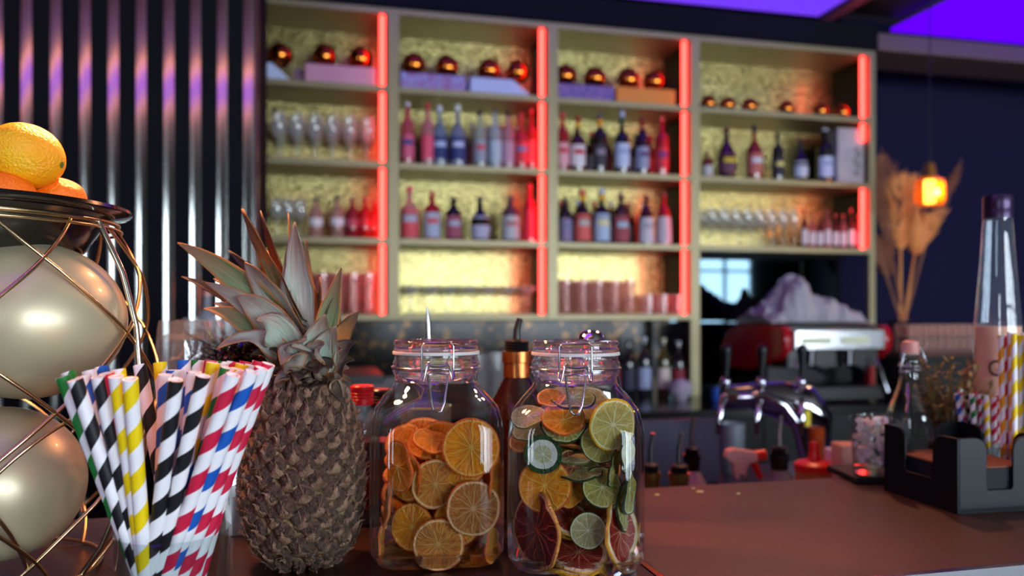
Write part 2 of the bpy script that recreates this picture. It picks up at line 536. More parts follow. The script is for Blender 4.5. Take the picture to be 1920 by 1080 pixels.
def bottle(name, label, loc, R_, H_, style='spirit', glass='14100e', gl_t=False, lab='d9dde6', lab2=None, cap='1a1a1a', sq=False, group=None,
           lz=(.12, .48), neck=None, cat='bottle', rotz=0.0):
    t = thing(name, label, cat, loc, rotz, group)
    pr = [(r * R_, z * H_) for r, z in PROF[style]]
    m = M()
    if sq:
        secs = [(r, (4.5 if z < 0.62 * H_ else 2.0), z) for r, z in pr[:-2]]
        m.sq(secs, 28)
    else:
        m.lathe(pr[:-2], 24)
    gm = thin('glass_' + glass, glass, ior=1.5, body=glass, bodyw=0.35) if gl_t else pm('bottle_' + glass, glass, rough=0.08, coat=1.0)
    m.build('glass', gm, t)
    m = M()
    rc = pr[-1][0]; z0 = pr[-2][1]
    m.lathe([(0, z0 - .004), (rc, z0 - .004), (rc, H_ * .997), (rc * .9, H_), (0, H_)], 18)
    m.build('cap', pm('cap_' + cap, cap, rough=0.35), t)
    if neck:
        m = M(); m.lathe([(rc * .98, H_ * .80), (rc * 1.02, H_ * .805), (rc * 1.02, z0 - .005), (rc * .98, z0 - .004)], 18)
        m.build('neck_foil', pm('foil_' + neck, neck, rough=0.35, metal=0.2), t)
    if lab:
        z0, z1 = lz[0] * H_, lz[1] * H_
        rr = R_ * 1.012 + 0.0006
        m = M()
        nseg = 14
        for side in ((1,) ):
            ra, rb = [], []
            for i in range(nseg + 1):
                a = R(-90 - 75 + 150 * i / nseg)
                if sq:
                    ca, sa = math.cos(a), math.sin(a)
                    p = (rr * math.copysign(abs(ca) ** (2 / 4.5), ca), rr * math.copysign(abs(sa) ** (2 / 4.5), sa))
                else: 
                    k = 1.0
                    p = (rr * math.cos(a), rr * math.sin(a))
                def rat(z):
                    q = PROF[style]; f = z / H_
                    for (r0, a0), (r1, a1) in zip(q, q[1:]):
                        if a0 <= f <= a1 and a1 > a0: return r0 + (r1 - r0) * (f - a0) / (a1 - a0)
                    return 1
                ra.append(Vector((p[0] * rat(z0), p[1] * rat(z0), z0))); rb.append(Vector((p[0] * rat(z1), p[1] * rat(z1), z1)))
            mid = [(a_ + b_) / 2 for a_, b_ in zip(ra, rb)]
            if style == 'round':
                mid = [Vector((p.x / max(1e-6, math.hypot(p.x, p.y)) * rr, p.y / max(1e-6, math.hypot(p.x, p.y)) * rr, p.z)) for p in mid]
            m.rings([ra, mid, rb], closed=False)
            if lab2:
                m.mi = 1
                s_ = 1.006
                hh = (z1 - z0)
                def row(z): return [Vector((p.x * s_, p.y * s_, z)) for p in mid[3:-3]]
                m.rings([row(z0 + hh * .55), row(z0 + hh * .78)], closed=False)
        lo = m.build('paper_label', [pm('label_' + lab, lab, rough=0.6), pm('label_' + (lab2 or lab), lab2 or lab, rough=0.6)], t, fix=False)
    return t

def lathed_glass(kind):
    m = M()
    if kind == 'wine':
        m.lathe([(0, 0), (.032, .001), (.033, .003), (.006, .008), (.0035, .02), (.0035, .085), (.012, .095), (.03, .115), (.036, .145), (.033, .18), (.029, .205),
                 (.028, .205), (.032, .18), (.0345, .145), (.028, .117), (.01, .098), (0, .096)], 18)
    elif kind == 'coupe':
        m.lathe([(0, 0), (.033, .001), (.033, .003), (.006, .008), (.0035, .02), (.0035, .10), (.012, .108), (.04, .13), (.047, .155), (.046, .155), (.038, .131), (.01, .110), (0, .109)], 18)
    elif kind == 'tall':
        m.lathe([(0, .0), (.026, 0), (.028, .003), (.034, .185), (.0325, .185), (.0265, .012), (0, .010)], 18)
    elif kind == 'tumbler':
        m.lathe([(0, .0), (.030, 0), (.033, .003), (.037, .11), (.0355, .11), (.031, .012), (0, .010)], 18)
    elif kind == 'flute':
        m.lathe([(0, 0), (.028, .001), (.028, .003), (.005, .007), (.0032, .02), (.0032, .085), (.01, .095), (.022, .13), (.024, .165), (.020, .20), (.019, .20), (.023, .165), (.02, .132), (0, .098)], 16)
    return m
GL = {}
def glass_at(kind, loc, label, group, mat=None, scale=1.0, flip=False, cat='glass', name=None):
    mat = mat or clear_far
    key = kind + mat.name
    nm = name or {'wine': 'wine_glass', 'coupe': 'coupe_glass', 'tall': 'highball_glass', 'tumbler': 'tumbler', 'flute': 'flute_glass'}[kind]
    if key not in GL:
        o = lathed_glass(kind).build(nm, mat); GL[key] = o
    else:
        o = GL[key].copy(); col.objects.link(o)
    o.location = loc
    hgt = {'wine': .205, 'coupe': .155, 'tall': .185, 'tumbler': .11, 'flute': .2}[kind]
    if flip:
        o.rotation_euler = (PI, 0, 0); o.location.z = loc[2] + hgt * scale
    else: o.rotation_euler = (0, 0, 0)
    o.scale = (scale, scale, scale)
    tag(o, label, cat, group)
    return o
rnd = random.Random(4)
def sh(r): return SZ[r] + ST / 2 + 0.0005
# copper balls, on boxes or on the shelf
cop = pm('copper_mirror', 'c8742c', rough=0.08, metal=1.0)
def copper_ball(px, Y, z0, r, lab, grp):
    m = M(); m.sphere((0, 0, r), r, 24, 14)
    t = thing('copper_ball', lab, 'ornament', (xon(px, Y), Y, z0), 0, grp)
    m.build('ball', cop, t)
    m = M(); m.lathe([(0, 2 * r - .003), (.008, 2 * r - .003), (.008, 2 * r + .006), (0, 2 * r + .006)], 12)
    m.build('ball_cap', pm('ball_cap', '8a5a2a', rough=.3, metal=1.0), t)
def carton(px0, px1, Y, h, c, lab, c2=None, dep=0.16, bev=0.003, rise=0.0, nsc=40, wedge=False):
    x0, x1 = xon(px0, Y), xon(px1, Y)
    m = M()
    if wedge:
        m.prism([(x0, 0), (x1, 0), (x1 - (x1 - x0) * (0.33 if wedge == 2 else 0.78), h), (x0, h)], dep, 'y', (0, Y, sh(3)))
        o = m.build('gift_box', pm('box_' + c, c, rough=0.5), None, smooth=0, bevel=bev)
    else:
        m.box(((x0 + x1) / 2, Y + dep / 2, sh(3) + h / 2), (x1 - x0, dep, h))
        o = m.build('gift_box', pm('box_' + c, c, rough=0.45, c2=c2, nscale=nsc), None, smooth=0, bevel=bev)
    tag(o, lab, 'box', 'boxes along the top shelf')
    return o
carton(500, 548, 4.04, .085, 'b9c4e0', 'pale blue slanted box at the left end of the top shelf', wedge=True)
carton(551, 570, 4.10, .085, '7a5a70', 'narrow dusky purple box between pale slanted box and pink box, top shelf')
carton(572, 704, 4.04, .095, 'c58aa0', 'long plain pink box on the top shelf of the left bay', dep=.2)
carton(751, 874, 4.04, .085, '8a4a86', 'glittery purple patterned box on the top shelf, second bay', c2='8f90c8', dep=.2)
carton(882, 1000, 4.04, .085, 'a9b4d8', 'pale blue box with slanted end on the top shelf, second bay', wedge=2, dep=.2)
carton(1046, 1152, 4.04, .085, '2f3a86', 'blue speckled box on the top shelf, third bay', c2='8a5a9a', dep=.2, nsc=60)
carton(1156, 1266, 4.04, .09, 'd07a1c', 'orange box on the top shelf beside the blue speckled box', dep=.2)
for i, (px, base) in enumerate([(525, .085), (608, .095), (676, .095), (776, .085), (838, .085), (917, .085), (970, .085), (1060, .085), (1115, .085), (1178, .09), (1226, .09)]):
    nm = ['first', 'second', 'third'][i] if i < 3 else ['leftmost', 'second', 'third', 'fourth'][(i - 3) % 4]
    bay = 'left bay' if i < 3 else ('second bay' if i < 7 else 'third bay')
    copper_ball(px, 4.12, sh(3) + base + 0.0005, 0.062, 'shiny copper ball on top of the boxes, %s from the left in the %s' % (nm, bay), 'copper balls on the boxes')
for i, px in enumerate([1328, 1364, 1405, 1474, 1538, 1578]):
    copper_ball(px, 4.10, sh(3), 0.046, 'small copper ball on bare top shelf, %s from the left in the right-hand bay' % ['first', 'second', 'third', 'fourth', 'fifth', 'sixth'][i], 'small copper balls in the right bay')

# row 2 (third shelf up): glasses, gin bottles, spirits
def glasses(kind, px0, px1, n, row, lab, grp, ys=(4.08, 4.17, 4.26), mat=None, scale=1.0, flip=False):
    for Y in ys:
        x0, x1 = xon(px0, 4.08), xon(px1, 4.08)
        for i in range(n):
            x = x0 + (x1 - x0) * (i + .5) / n + rnd.uniform(-.003, .003)
            glass_at(kind, (x, Y, sh(row)), lab + (', front line' if Y == ys[0] else ', hind lines'), grp, mat, scale, flip)
glasses('wine', 506, 706, 6, 2, 'clear stemmed wine glass, third shelf up in left bay', 'wine glasses in the left bay', scale=1.15)
def BT(px, py_top, row, Y, R_, **kw):
    zt = zon(px, py_top, Y)
    lab = kw.pop('label')
    return bottle('bottle', lab, (xon(px, Y), Y, sh(row)), R_, max(0.12, zt - sh(row)), **kw)
g2 = 'bottles on the third shelf of the second bay'
for px, pt, c, lab, l2, cp, st, nm in [
    (764, 192, 'e07080', 'd05a78', '2a3a80', 'c8c0d8', 'spirit', 'pink bottle with navy patch at the left post'),
    (802, 195, 'e8a0a8', 'e05070', None, 'd03040', 'spirit', 'slim pink bottle with red cap'),
    (824, 198, '9fb0c8', '243066', 'aab6d8', 'c4cbe0', 'squat', 'clear bottle with dark navy label'),
    (858, 197, 'a8b0cc', '2a3670', 'b8bede', 'd0d8e8', 'squat', 'broad bottle with deep blue label and pale cap'),
    (900, 208, 'c8d0c8', '8f98a8', 'c04050', '2a2a40', 'spirit', 'grey bottle with a red band'),
    (928, 206, 'c8d4e0', 'a8b8c8', None, '20243c', 'wine', 'pale glass bottle with dark cap'),
    (952, 210, 'd8a8b8', 'b08aa0', None, '281c30', 'spirit', 'mauve bottle with dark cap'),
    (976, 212, 'e04858', 'c83040', '6070a0', 'a82838', 'squat', 'red bottle near the light strip'),
    (996, 205, 'e03a40', 'd84048', None, 'd03040', 'spirit', 'bright red slim bottle by the light strip')]:
    BT(px, pt, 2, 4.10, 0.041 if st == 'squat' else 0.034, label=nm + ', second bay, third shelf up', style=st, glass=c, gl_t=True, lab=lab, lab2=l2, cap=cp, group=g2)
for i in range(8):
    bottle('bottle', 'clear bottle in the rear row of the second bay, third shelf up', (xon(775, 4.1) + i * .083, 4.24, sh(2)), .033, .27, style='spirit', glass='c8b8b8', gl_t=True, lab='9aa0b4' if i % 2 else 'c07a80', cap='b8b0b8' if i % 3 else 'c03040', group='rear bottles of the second bay')
g3 = 'bottles on the third shelf of the third bay'
for px, pt, c, tr, lab, l2, cp, st, nk, nm in [
    (1054, 212, 'd04048', True, 'e0a0a8', 'c83848', 'e04858', 'spirit', None, 'red bottle with pink label at the left post'),
    (1083, 218, '3a1410', False, 'd8d0d4', 'c01820', '8a1018', 'squat', 'd8a020', 'dark bottle with red and white label and yellow neck'),
    (1124, 215, '1c1616', False, '34323e', '8a7a88', '3a3a70', 'spirit', 'd88a18', 'black bottle with charcoal label and orange neck'),
    (1166, 208, '101a14', False, 'b8c4e0', '8f9ec4', 'b0b8e0', 'squat', '284a30', 'dark green bottle with pale blue label'),
    (1204, 220, '2a1030', False, '8a94b0', '4a2a6a', '5a2a30', 'spirit', '8a3020', 'black bottle with purple and grey slanted label'),
    (1240, 220, 'a01828', False, 'c02838', '5a2a78', 'd05058', 'spirit', None, 'red bottle with purple base next to the light strip')]:
    BT(px, pt, 2, 4.10, 0.042 if st == 'squat' else 0.038, label=nm + ', third bay, third shelf up', style=st, glass=c, gl_t=tr, lab=lab, lab2=l2, cap=cp, neck=nk, group=g3)
for i in range(7):
    bottle('bottle', 'bottle in the rear row of the third bay, third shelf up', (xon(1066, 4.1) + i * .088, 4.24, sh(2)), .034, .26, style='spirit', glass=['5a2014', 'b06818', '38140c'][i % 3], lab=['b83840', 'c88a20', '9a94a0'][i % 3], cap=['d03840', '202028'][i % 2], group='rear bottles of the third bay')
g4 = 'bottles on the third shelf of the right bay'
for px, pt, c, tr, lab, l2, cp, st, nm, rr in [
    (1326, 285, '6a2a20', False, 'b8b4b8', None, '5a2020', 'spirit', 'half hidden brown bottle with grey label at the left post', .03),
    (1362, 240, '3a1418', False, '5a3048', 'c8b020', '5a2028', 'round', 'rounded dark wine-red bottle with yellow patch', .052),
    (1414, 236, '7a2418', False, 'b06058', 'c0c8d8', '1c1c28', 'squat', 'amber red flat bottle with pale lower label', .045),
    (1458, 250, '1a1a10', False, '241830', 'c8c070', '242418', 'spirit', 'small dark bottle with straw coloured shoulder', .034),
    (1500, 262, '14101a', False, 'b0b8cc', None, '201c30', 'round', 'black bottle with grey label, fifth along', .044),
    (1546, 242, '15150f', False, 'b4bce0', '8a94c0', 'c0c8e0', 'wine', 'tall black bottle with pale blue label and white cap', .045)]:
    BT(px, pt, 2, 4.10, rr, label=nm + ', right bay', style=st, glass=c, gl_t=tr, lab=lab, lab2=l2, cap=cp, group=g4)
# carton with dark script at the right end
x0, x1 = xon(1590, 4.03), xon(1622, 4.03)
zt = zon(1600, 240, 4.03)
t = thing('bottle_carton', 'grey upright bottle carton with dark script at the right end of the shelf', 'box', ((x0 + x1) / 2, 4.03, sh(2)))
m = M(); m.box((-0.03, .075, (zt - sh(2)) / 2), (x1 - x0 + .06, .13, zt - sh(2))); m.build('carton', pm('grey_carton', 'a4a2ac', rough=.5, c2='8f8c98', nscale=6), t, smooth=0, bevel=.002)
m = M()
for i, (z, xo) in enumerate([(.06, 0), (.10, .01), (.13, -.005), (.17, .008), (.20, 0)]):
    m.tube([(xo - .015 + .01 * j, 0.0035, z + .012 * math.sin(j * 2.1 + i)) for j in range(5)], .003, 6)
m.build('script', pm('ink', '2a2a34', rough=.6), t)

# row 1 (second shelf up)
g5 = 'bottles on the second shelf of the left bay'
glasses('wine', 506, 575, 3, 1, 'clear stemmed glass, second shelf up of left bay', 'stemmed glasses beside the red bottles', scale=.95, ys=(4.1, 4.2))
for px, pt, c, lab, cp, nm in [(592, 370, 'd8b0a8', 'e0dce4', '30303c', 'pale pink bottle, white label, dark cap, nearest the pineapple crown'), (632, 368, 'd8b4a8', 'dcd8e4', '30303c', 'pale pink bottle, dark cap, next to the red ones'),
    (660, 372, 'b83848', 'b04058', '70202c', 'dusky red bottle'), (684, 370, 'e02828', 'c82030', 'a01820', 'bright red bottle'), (702, 378, 'f03020', 'd82820', 'b81818', 'orange red bottle against the light strip')]:
    BT(px, pt, 1, 4.10, .034, label=nm + ', left bay, second shelf up', style='spirit', glass=c, gl_t=True, lab=lab, cap=cp, lz=(.3, .48), group=g5)
g6 = 'bottles on the second shelf of the second bay'
for px, pt, c, tr, lab, l2, cp, st, rr, nm in [
    (768, 350, 'e8a8b0', True, 'd84a58', 'a8b0c8', 'e04060', 'squat', .047, 'broad pink and white bottle with pink cap'),
    (810, 360, 'c83848', True, 'a8b4cc', 'c84858', 'b82838', 'spirit', .041, 'slim bottle with half red half pale label'),
    (850, 370, '101014', False, '9a4a60', 'a8b0c8', '14141c', 'wine', .041, 'black bottle with rose and grey label'),
    (900, 370, '0c0c12', False, 'a8a8c4', None, '101018', 'round', .052, 'black pear-shaped bottle with lilac label'),
    (957, 368, '5a3a48', False, 'b0b4bc', 'a06a70', '5a2a3a', 'spirit', .046, 'brown bottle with wide grey label'),
    (993, 345, 'd81c34', False, 'e02440', None, 'e02030', 'flare', .043, 'big bright red bottle with ball stopper')]:
    BT(px, pt, 1, 4.10, rr, label=nm + ', second bay, second shelf up', style=st, glass=c, gl_t=tr, lab=lab, lab2=l2, cap=cp, lz=(.06, .56), group=g6)
g7 = 'bottles on the second shelf of the third bay'
for px, pt, c, lab, l2, cp, st, nk, rr, nm in [
    (1060, 372, '181420', '8a7aa0', '707898', '201828', 'spirit', None, .037, 'black bottle with violet grey label at the left post'),
    (1092, 356, '200e0c', 'd8605a', 'b0aca8', 'c01830', 'squat', 'e0a018', .046, 'squat dark bottle with red cap and yellow neck'),
    (1128, 354, '121216', 'a8bcd8', 'd8d0a0', 'a8b4d8', 'squat', 'd89a18', .046, 'dark bottle with light blue label and pale cap'),
    (1164, 362, '3a1c20', '9a4450', '9ab4c8', '5a4050', 'spirit', None, .044, 'brown bottle, label half maroon half light blue'),
    (1211, 366, '3a1418', 'c0bcc8', '9a9aaa', '8a2028', 'flare', None, .046, 'dark red bottle with tall off-white label'),
    (1244, 362, 'a01420', 'b8b0bc', None, '8a2830', 'flare', None, .044, 'crimson bottle with off-white label by the light strip')]:
    BT(px, pt, 1, 4.10, rr, label=nm + ', third bay, second shelf up', style=st, glass=c, lab=lab, lab2=l2, cap=cp, neck=nk, lz=(.05, .54), group=g7)
for i in range(6):
    bottle('bottle', 'bottle in the rear row of the third bay, second shelf up', (xon(1066, 4.1) + i * .098, 4.24, sh(1)), .034, .25, style='spirit', glass=['4a1c14', '20141a', '8a4a18'][i % 3], lab=['a83038', '9a94a0', 'c88a20'][i % 3], cap=['c02838', 'a8b0d0'][i % 2], group='second-shelf rear bottles of the third bay')
glasses('flute', 1322, 1500, 8, 1, 'slim clear stemmed glass on shelf above the coffee machine', 'cocktail glasses in the right bay', ys=(4.08, 4.18, 4.27), scale=1.1)
for i in range(8):
    px = 1508 + i * 14.5
    bottle('miniature_bottle', 'small rosy bottle in the line at the right end of the lowest right-bay shelf', (xon(px, 4.08), 4.08, sh(1)), .019, zon(px, 402 if i % 3 else 392, 4.08) - sh(1), style='spirit', glass='d87880' if i % 2 else '8a2a34', gl_t=True, lab='d8c8d4', cap='e83838' if i > 3 else '8a2028', group='miniature bottles')
# row 0 (lowest)
glasses('tall', 560, 706, 5, 0, 'tall rosy clear tumbler on lowest shelf of left bay', 'tall tumblers of the left bay', ys=(4.08, 4.17, 4.26), mat=rose_far, scale=1.12)
glasses('coupe', 754, 1006, 7, 0, 'clear coupe glass on lowest shelf of second bay', 'coupe glasses of the second bay', ys=(4.07, 4.17, 4.265), scale=.95)
glasses('tall', 1046, 1196, 5, 0, 'tall rosy clear tumbler on lowest shelf of third bay', 'tall tumblers of the third bay', ys=(4.08, 4.17, 4.26), mat=rose_far, scale=1.0)
glasses('tumbler', 1202, 1284, 3, 0, 'short rosy tumbler on lowest shelf of third bay', 'short tumblers of the third bay', ys=(4.08, 4.17), mat=rose_far, scale=.98)
# ================================================================ FRONT COUNTER
CY1 = 1.071
SEAM = 0.316
leather = pm('russet_counter', '452c20', rough=0.45, c2='3e261c', nscale=5, bump=0.05, bscale=500)
leather_d = pm('dark_wood_counter', '1f110d', rough=0.3, c2='2b1812', nscale=4, stretch=(1, 8, 1))
blk = pm('black_lacquer', '0d0f14', rough=0.3)
c_ = thing('bar_counter', 'russet brown bar counter with thin metal front lip, right of the gold inlay', 'counter', (0, 0, 0))
ctp = slab('countertop', SEAM + .003, 3.2, 0.66, CY1, CT - 0.03, CT, leather, c_, bevel=0.002)
slab('counter_lip', SEAM + .003, 3.2, 0.652, 0.66, CT - 0.035, CT + 0.0005, pm('brushed_lip', '8d8f96', rough=.25, metal=1.0), ctp)
slab('counter_front', SEAM + .003, 3.2, 0.655, 0.67, 0.15, CT - 0.035, pm('blue_black_panel', '1a2430', rough=.35), c_)
slab('counter_body', SEAM + .003, 3.2, 0.70, CY1 - .02, 0.0, CT - 0.035, dark, c_)
c_ = thing('bar_counter', 'near-black wooden bar counter end under the fruit, straws and jars', 'counter', (0, 0, 0))
slab('countertop', -1.6, SEAM - .003, 0.2, CY1, CT - 0.03, CT, leather_d, c_, bevel=0.002)
slab('counter_body', -1.6, SEAM - .003, 0.3, CY1 - .02, 0.0, CT - 0.035, dark, c_)
gi = slab('trim_inlay', SEAM - .003, SEAM + .003, 0.2, CY1, CT - .03, CT + .0006, pm('brass', 'd88a50', rough=.2, metal=1.0))
struct(gi)
sm = slab('counter_seam', -1.6, SEAM - .003, 0.945, 0.948, CT - .002, CT + .0003, pm('seam', '2f1d16', rough=.5)); struct(sm)
# dried specks on the counter
for (px, py, r_) in [(1312, 922, .006), (1300, 916, .003), (1384, 926, .003), (1232, 928, .004)]:
    d = .25 * FPX / (py - HZ); p = at(px, d, CT)
    m = M(); m.lathe([(0, .0015), (r_ * .8, .0012), (r_, 0.0002)], 14, sy=.8)
    tag(m.build('seed', pm('seed', 'b8a578' if r_ > .005 else '6a4a38', rough=.6), loc=p), 'tiny pale dried seed on the brown counter near its far edge', 'seed', 'dried seeds on the counter')

# ================================================================ DRIED FRUIT SLICES
def citrus(name, flesh, flesh2, rind, pith, memb, nseg=10, rr=0.90, pr=0.80, trans=0.35, core=0.07):
    m, nt, out = newmat(name)
    tc = N(nt, 'ShaderNodeTexCoord')
    oi = N(nt, 'ShaderNodeObjectInfo')
    sp = N(nt, 'ShaderNodeSeparateXYZ'); nt.links.new(tc.outputs['Object'], sp.inputs[0])
    def mth(op, a, b=None, clamp=False):
        n = N(nt, 'ShaderNodeMath', operation=op); n.use_clamp = clamp
        for i, q in enumerate((a, b)):
            if q is None: continue
            if isinstance(q, (int, float)): n.inputs[i].default_value = q
            else: nt.links.new(q, n.inputs[i])
        return n.outputs[0]
    no = N(nt, 'ShaderNodeTexNoise', i_Scale=3.0, i_Detail=2.0); nt.links.new(tc.outputs['Object'], no.inputs['Vector'])
    # unit-radius slices: object space radius is 1
    at_ = mth('ARCTAN2', sp.outputs[1], sp.outputs[0])
    wob = mth('MULTIPLY', mth('SUBTRACT', no.outputs[0], 0.5), 0.45)
    a2 = mth('ADD', mth('ADD', at_, wob), mth('MULTIPLY', oi.outputs['Random'], 6.0))
    fr = mth('FRACT', mth('ADD', mth('MULTIPLY', a2, nseg / (2 * PI)), 20.0))
    dist = mth('MULTIPLY', mth('SUBTRACT', 0.5, mth('ABSOLUTE', mth('SUBTRACT', fr, 0.5))), 2 * PI / nseg)
    xx = mth('MULTIPLY', sp.outputs[0], sp.outputs[0]); yy = mth('MULTIPLY', sp.outputs[1], sp.outputs[1])
    rad = mth('SQRT', mth('ADD', xx, yy))
    rad = mth('ADD', rad, mth('MULTIPLY', mth('SUBTRACT', no.outputs[0], 0.5), 0.05))
    arc = mth('MULTIPLY', dist, rad)
    mem = mth('SUBTRACT', 1.0, mth('DIVIDE', arc, 0.026), True)
    # pulp streaks: noise in polar coordinates
    cb = N(nt, 'ShaderNodeCombineXYZ')
    nt.links.new(mth('MULTIPLY', a2, 9.0), cb.inputs[0]); nt.links.new(mth('MULTIPLY', rad, 2.5), cb.inputs[1]); nt.links.new(oi.outputs['Random'], cb.inputs[2])
    n2 = N(nt, 'ShaderNodeTexNoise', i_Scale=1.6, i_Detail=5.0); nt.links.new(cb.outputs[0], n2.inputs['Vector'])
    cr = N(nt, 'ShaderNodeValToRGB')
    cr.color_ramp.elements[0].color = lin(flesh2); cr.color_ramp.elements[0].position = .35
    cr.color_ramp.elements[1].color = lin(flesh); cr.color_ramp.elements[1].position = .62
    nt.links.new(n2.outputs[0], cr.inputs[0])
    def mix(f, a, b):
        n = N(nt, 'ShaderNodeMix', data_type='RGBA')
        nt.links.new(f, n.inputs[0])
        for i, q in ((6, a), (7, b)):
            if isinstance(q, str): n.inputs[i].default_value = lin(q)
            else: nt.links.new(q, n.inputs[i])
        return n.outputs[2]
    def step(v, e, soft): return mth('DIVIDE', mth('SUBTRACT', v, e), soft, True)
    c = mix(mem, cr.outputs[0], memb)
    c = mix(mth('SUBTRACT', 1.0, step(rad, core, 0.03), True), c, memb)
    c = mix(step(rad, pr, 0.03), c, pith)
    c = mix(step(rad, rr, 0.03), c, rind)
    b = N(nt, 'ShaderNodeBsdfPrincipled'); b.inputs['Roughness'].default_value = 0.42
    nt.links.new(c, b.inputs['Base Color'])
    hgt = mth('ADD', mth('MULTIPLY', n2.outputs[0], 0.5), mth('MULTIPLY', mem, 0.6))
    bp = N(nt, 'ShaderNodeBump', i_Strength=0.5, i_Distance=0.05)
    nt.links.new(hgt, bp.inputs['Height']); nt.links.new(bp.outputs[0], b.inputs['Normal'])
    tl = N(nt, 'ShaderNodeBsdfTranslucent'); nt.links.new(c, tl.inputs[0])
    mx = N(nt, 'ShaderNodeMixShader'); mx.inputs[0].default_value = trans
    nt.links.new(b.outputs[0], mx.inputs[1]); nt.links.new(tl.outputs[0], mx.inputs[2])
    nt.links.new(mx.outputs[0], out.inputs[0])
    return m
CIT = {
    'orange': citrus('dried_orange', 'f2a01c', 'd87408', 'dd6a1e', 'f0b45a', 'f6c458', 10, .93, .87),
    'amber': citrus('dried_amber_orange', 'e0943e', 'b05c1c', 'e27c38', 'f0c890', 'e6ae68', 10, .94, .87),
    'brown': citrus('dried_brown_orange', 'cc8040', '92501c', 'da6c2c', 'e8bf90', 'dcb07c', 12, .95, .88),
    'lemon': citrus('dried_lemon', 'e0cc7c', 'c0a050', 'e8b020', 'f2e6b0', 'f6ecc0', 9, .92, .86),
    'lime': citrus('dried_lime', 'c8b868', '9a8c40', '2c3e1c', 'ddd8a0', 'e6dfae', 9, .93, .87),
    'limepale': citrus('dried_pale_lime', 'cfc094', 'ad9c68', '6a7038', 'e8e2c0', 'f0ead0', 9, .95, .88),
    'limecap': citrus('dried_lime_end', 'd8d4a8', 'c0bc80', '2f4a1c', 'ece8dc', 'f2eee4', 8, .74, .44),
    'blood': citrus('dried_blood_orange', '8a2418', '4a0e10', 'd29040', 'e8b080', 'e0603c', 12, .95, .89),
    'grapefruit': citrus('dried_grapefruit', 'c83a20', '8a1a10', 'e0a840', 'f2d8b8', 'e8a080', 11, .93, .80),
    'yellowrind': citrus('dried_yellow_rind', 'b85a3a', '6a2418', 'd8a020', 'ecd0a0', 'e8b080', 11, .92, .84),
}
SM = {}
def slice_mesh(var, half=False, thick=0.10):
    key = (var, half, thick)
    if key in SM: return SM[key]
    rr = random.Random(var * 7 + 1)
    ns = 56
    rad = [0.0, .12, .25, .4, .55, .7, .8, .87, .93, .985]
    def warp(x, y):
        v = Vector((x * 1.3, y * 1.3, var * 3.7))
        return .16 * noise.noise(v) + .06 * (x * x - y * y) * math.sin(var * 2.1) + .03 * noise.noise(v * 3)
    outl = [1 + .03 * noise.noise(Vector((math.cos(2 * PI * j / ns) * 1.5, math.sin(2 * PI * j / ns) * 1.5, var * 5.1))) for j in range(ns)]
    m = M()
    span = PI if half else 2 * PI
    cnt = ns // 2 + 1 if half else ns
    def ringp(r, z, side):
        out = []
        for j in range(cnt):
            a = 2 * PI * j / ns
            x, y = r * outl[j] * math.cos(a), r * outl[j] * math.sin(a)
            lump = .012 * noise.noise(Vector((x * 9, y * 9, var + side * 4)))
            rim = thick * .5 * (1.0 if r > .86 else .55 + .45 * r)
            seg_ = .010 * math.cos(a * 10) * (1 if .15 < r < .85 else 0)
            out.append(Vector((x, y, warp(x, y) + side * (rim + seg_) + lump)))
        return out
    rs = [ringp(max(r, .002), 0, 1) for r in rad]
    edge = []
    for t in (.5, 0, -.5):
        q = []
        for j in range(cnt):
            a = 2 * PI * j / ns
            x, y = 1.0 * outl[j] * math.cos(a), 1.0 * outl[j] * math.sin(a)
            q.append(Vector((x, y, warp(x, y) + t * thick * .7)))
        edge.append(q)
    bs = [ringp(max(r, .002), 0, -1) for r in reversed(rad)]
    m.rings(rs + edge + bs, closed=not half)
    if half:
        n_ = len(rs) + 3 + len(bs)
    me_o = m.build('dried_slice', [CIT['orange']], smooth=50)
    me = me_o.data
    bpy.data.objects.remove(me_o)
    SM[key] = me
    return me
NMS = {'orange': 'dried_orange_slice', 'amber': 'dried_orange_slice', 'brown': 'dried_orange_slice', 'lemon': 'dried_lemon_slice', 'lime': 'dried_lime_slice',
       'limepale': 'dried_lime_slice', 'limecap': 'dried_lime_slice', 'blood': 'dried_blood_orange_slice', 'grapefruit': 'dried_grapefruit_slice', 'yellowrind': 'dried_grapefruit_slice'}
MC = {}
def slice_(kind, p, r, yaw, pitch, roll=0, label='', group=None, half=False, var=0, sx=1.0, thick=0.10):
    """faces the camera at yaw=pitch=0; yaw turns it to the right, pitch tips its face up"""
    key = (kind, var % 6, half, thick)
    if key not in MC:
        me = slice_mesh(var % 6, half, thick).copy(); me.materials.clear(); me.materials.append(CIT[kind]); MC[key] = me
    o = bpy.data.objects.new(NMS[kind], MC[key])
    col.objects.link(o)
    # local +z -> toward camera (-FW)
    base = Matrix((RT, UP, -FW)).transposed()      # columns: x right, y up, z toward camera
    rot = base @ Matrix.Rotation(R(yaw), 3, 'Y') @ Matrix.Rotation(R(-pitch), 3, 'X') @ Matrix.Rotation(R(roll), 3, 'Z')
    o.matrix_world = Matrix.LocRotScale(p, rot.to_quaternion(), Vector((r * sx, r, r)))
    tag(o, label, NMS[kind].replace('_', ' '), group)
    return o
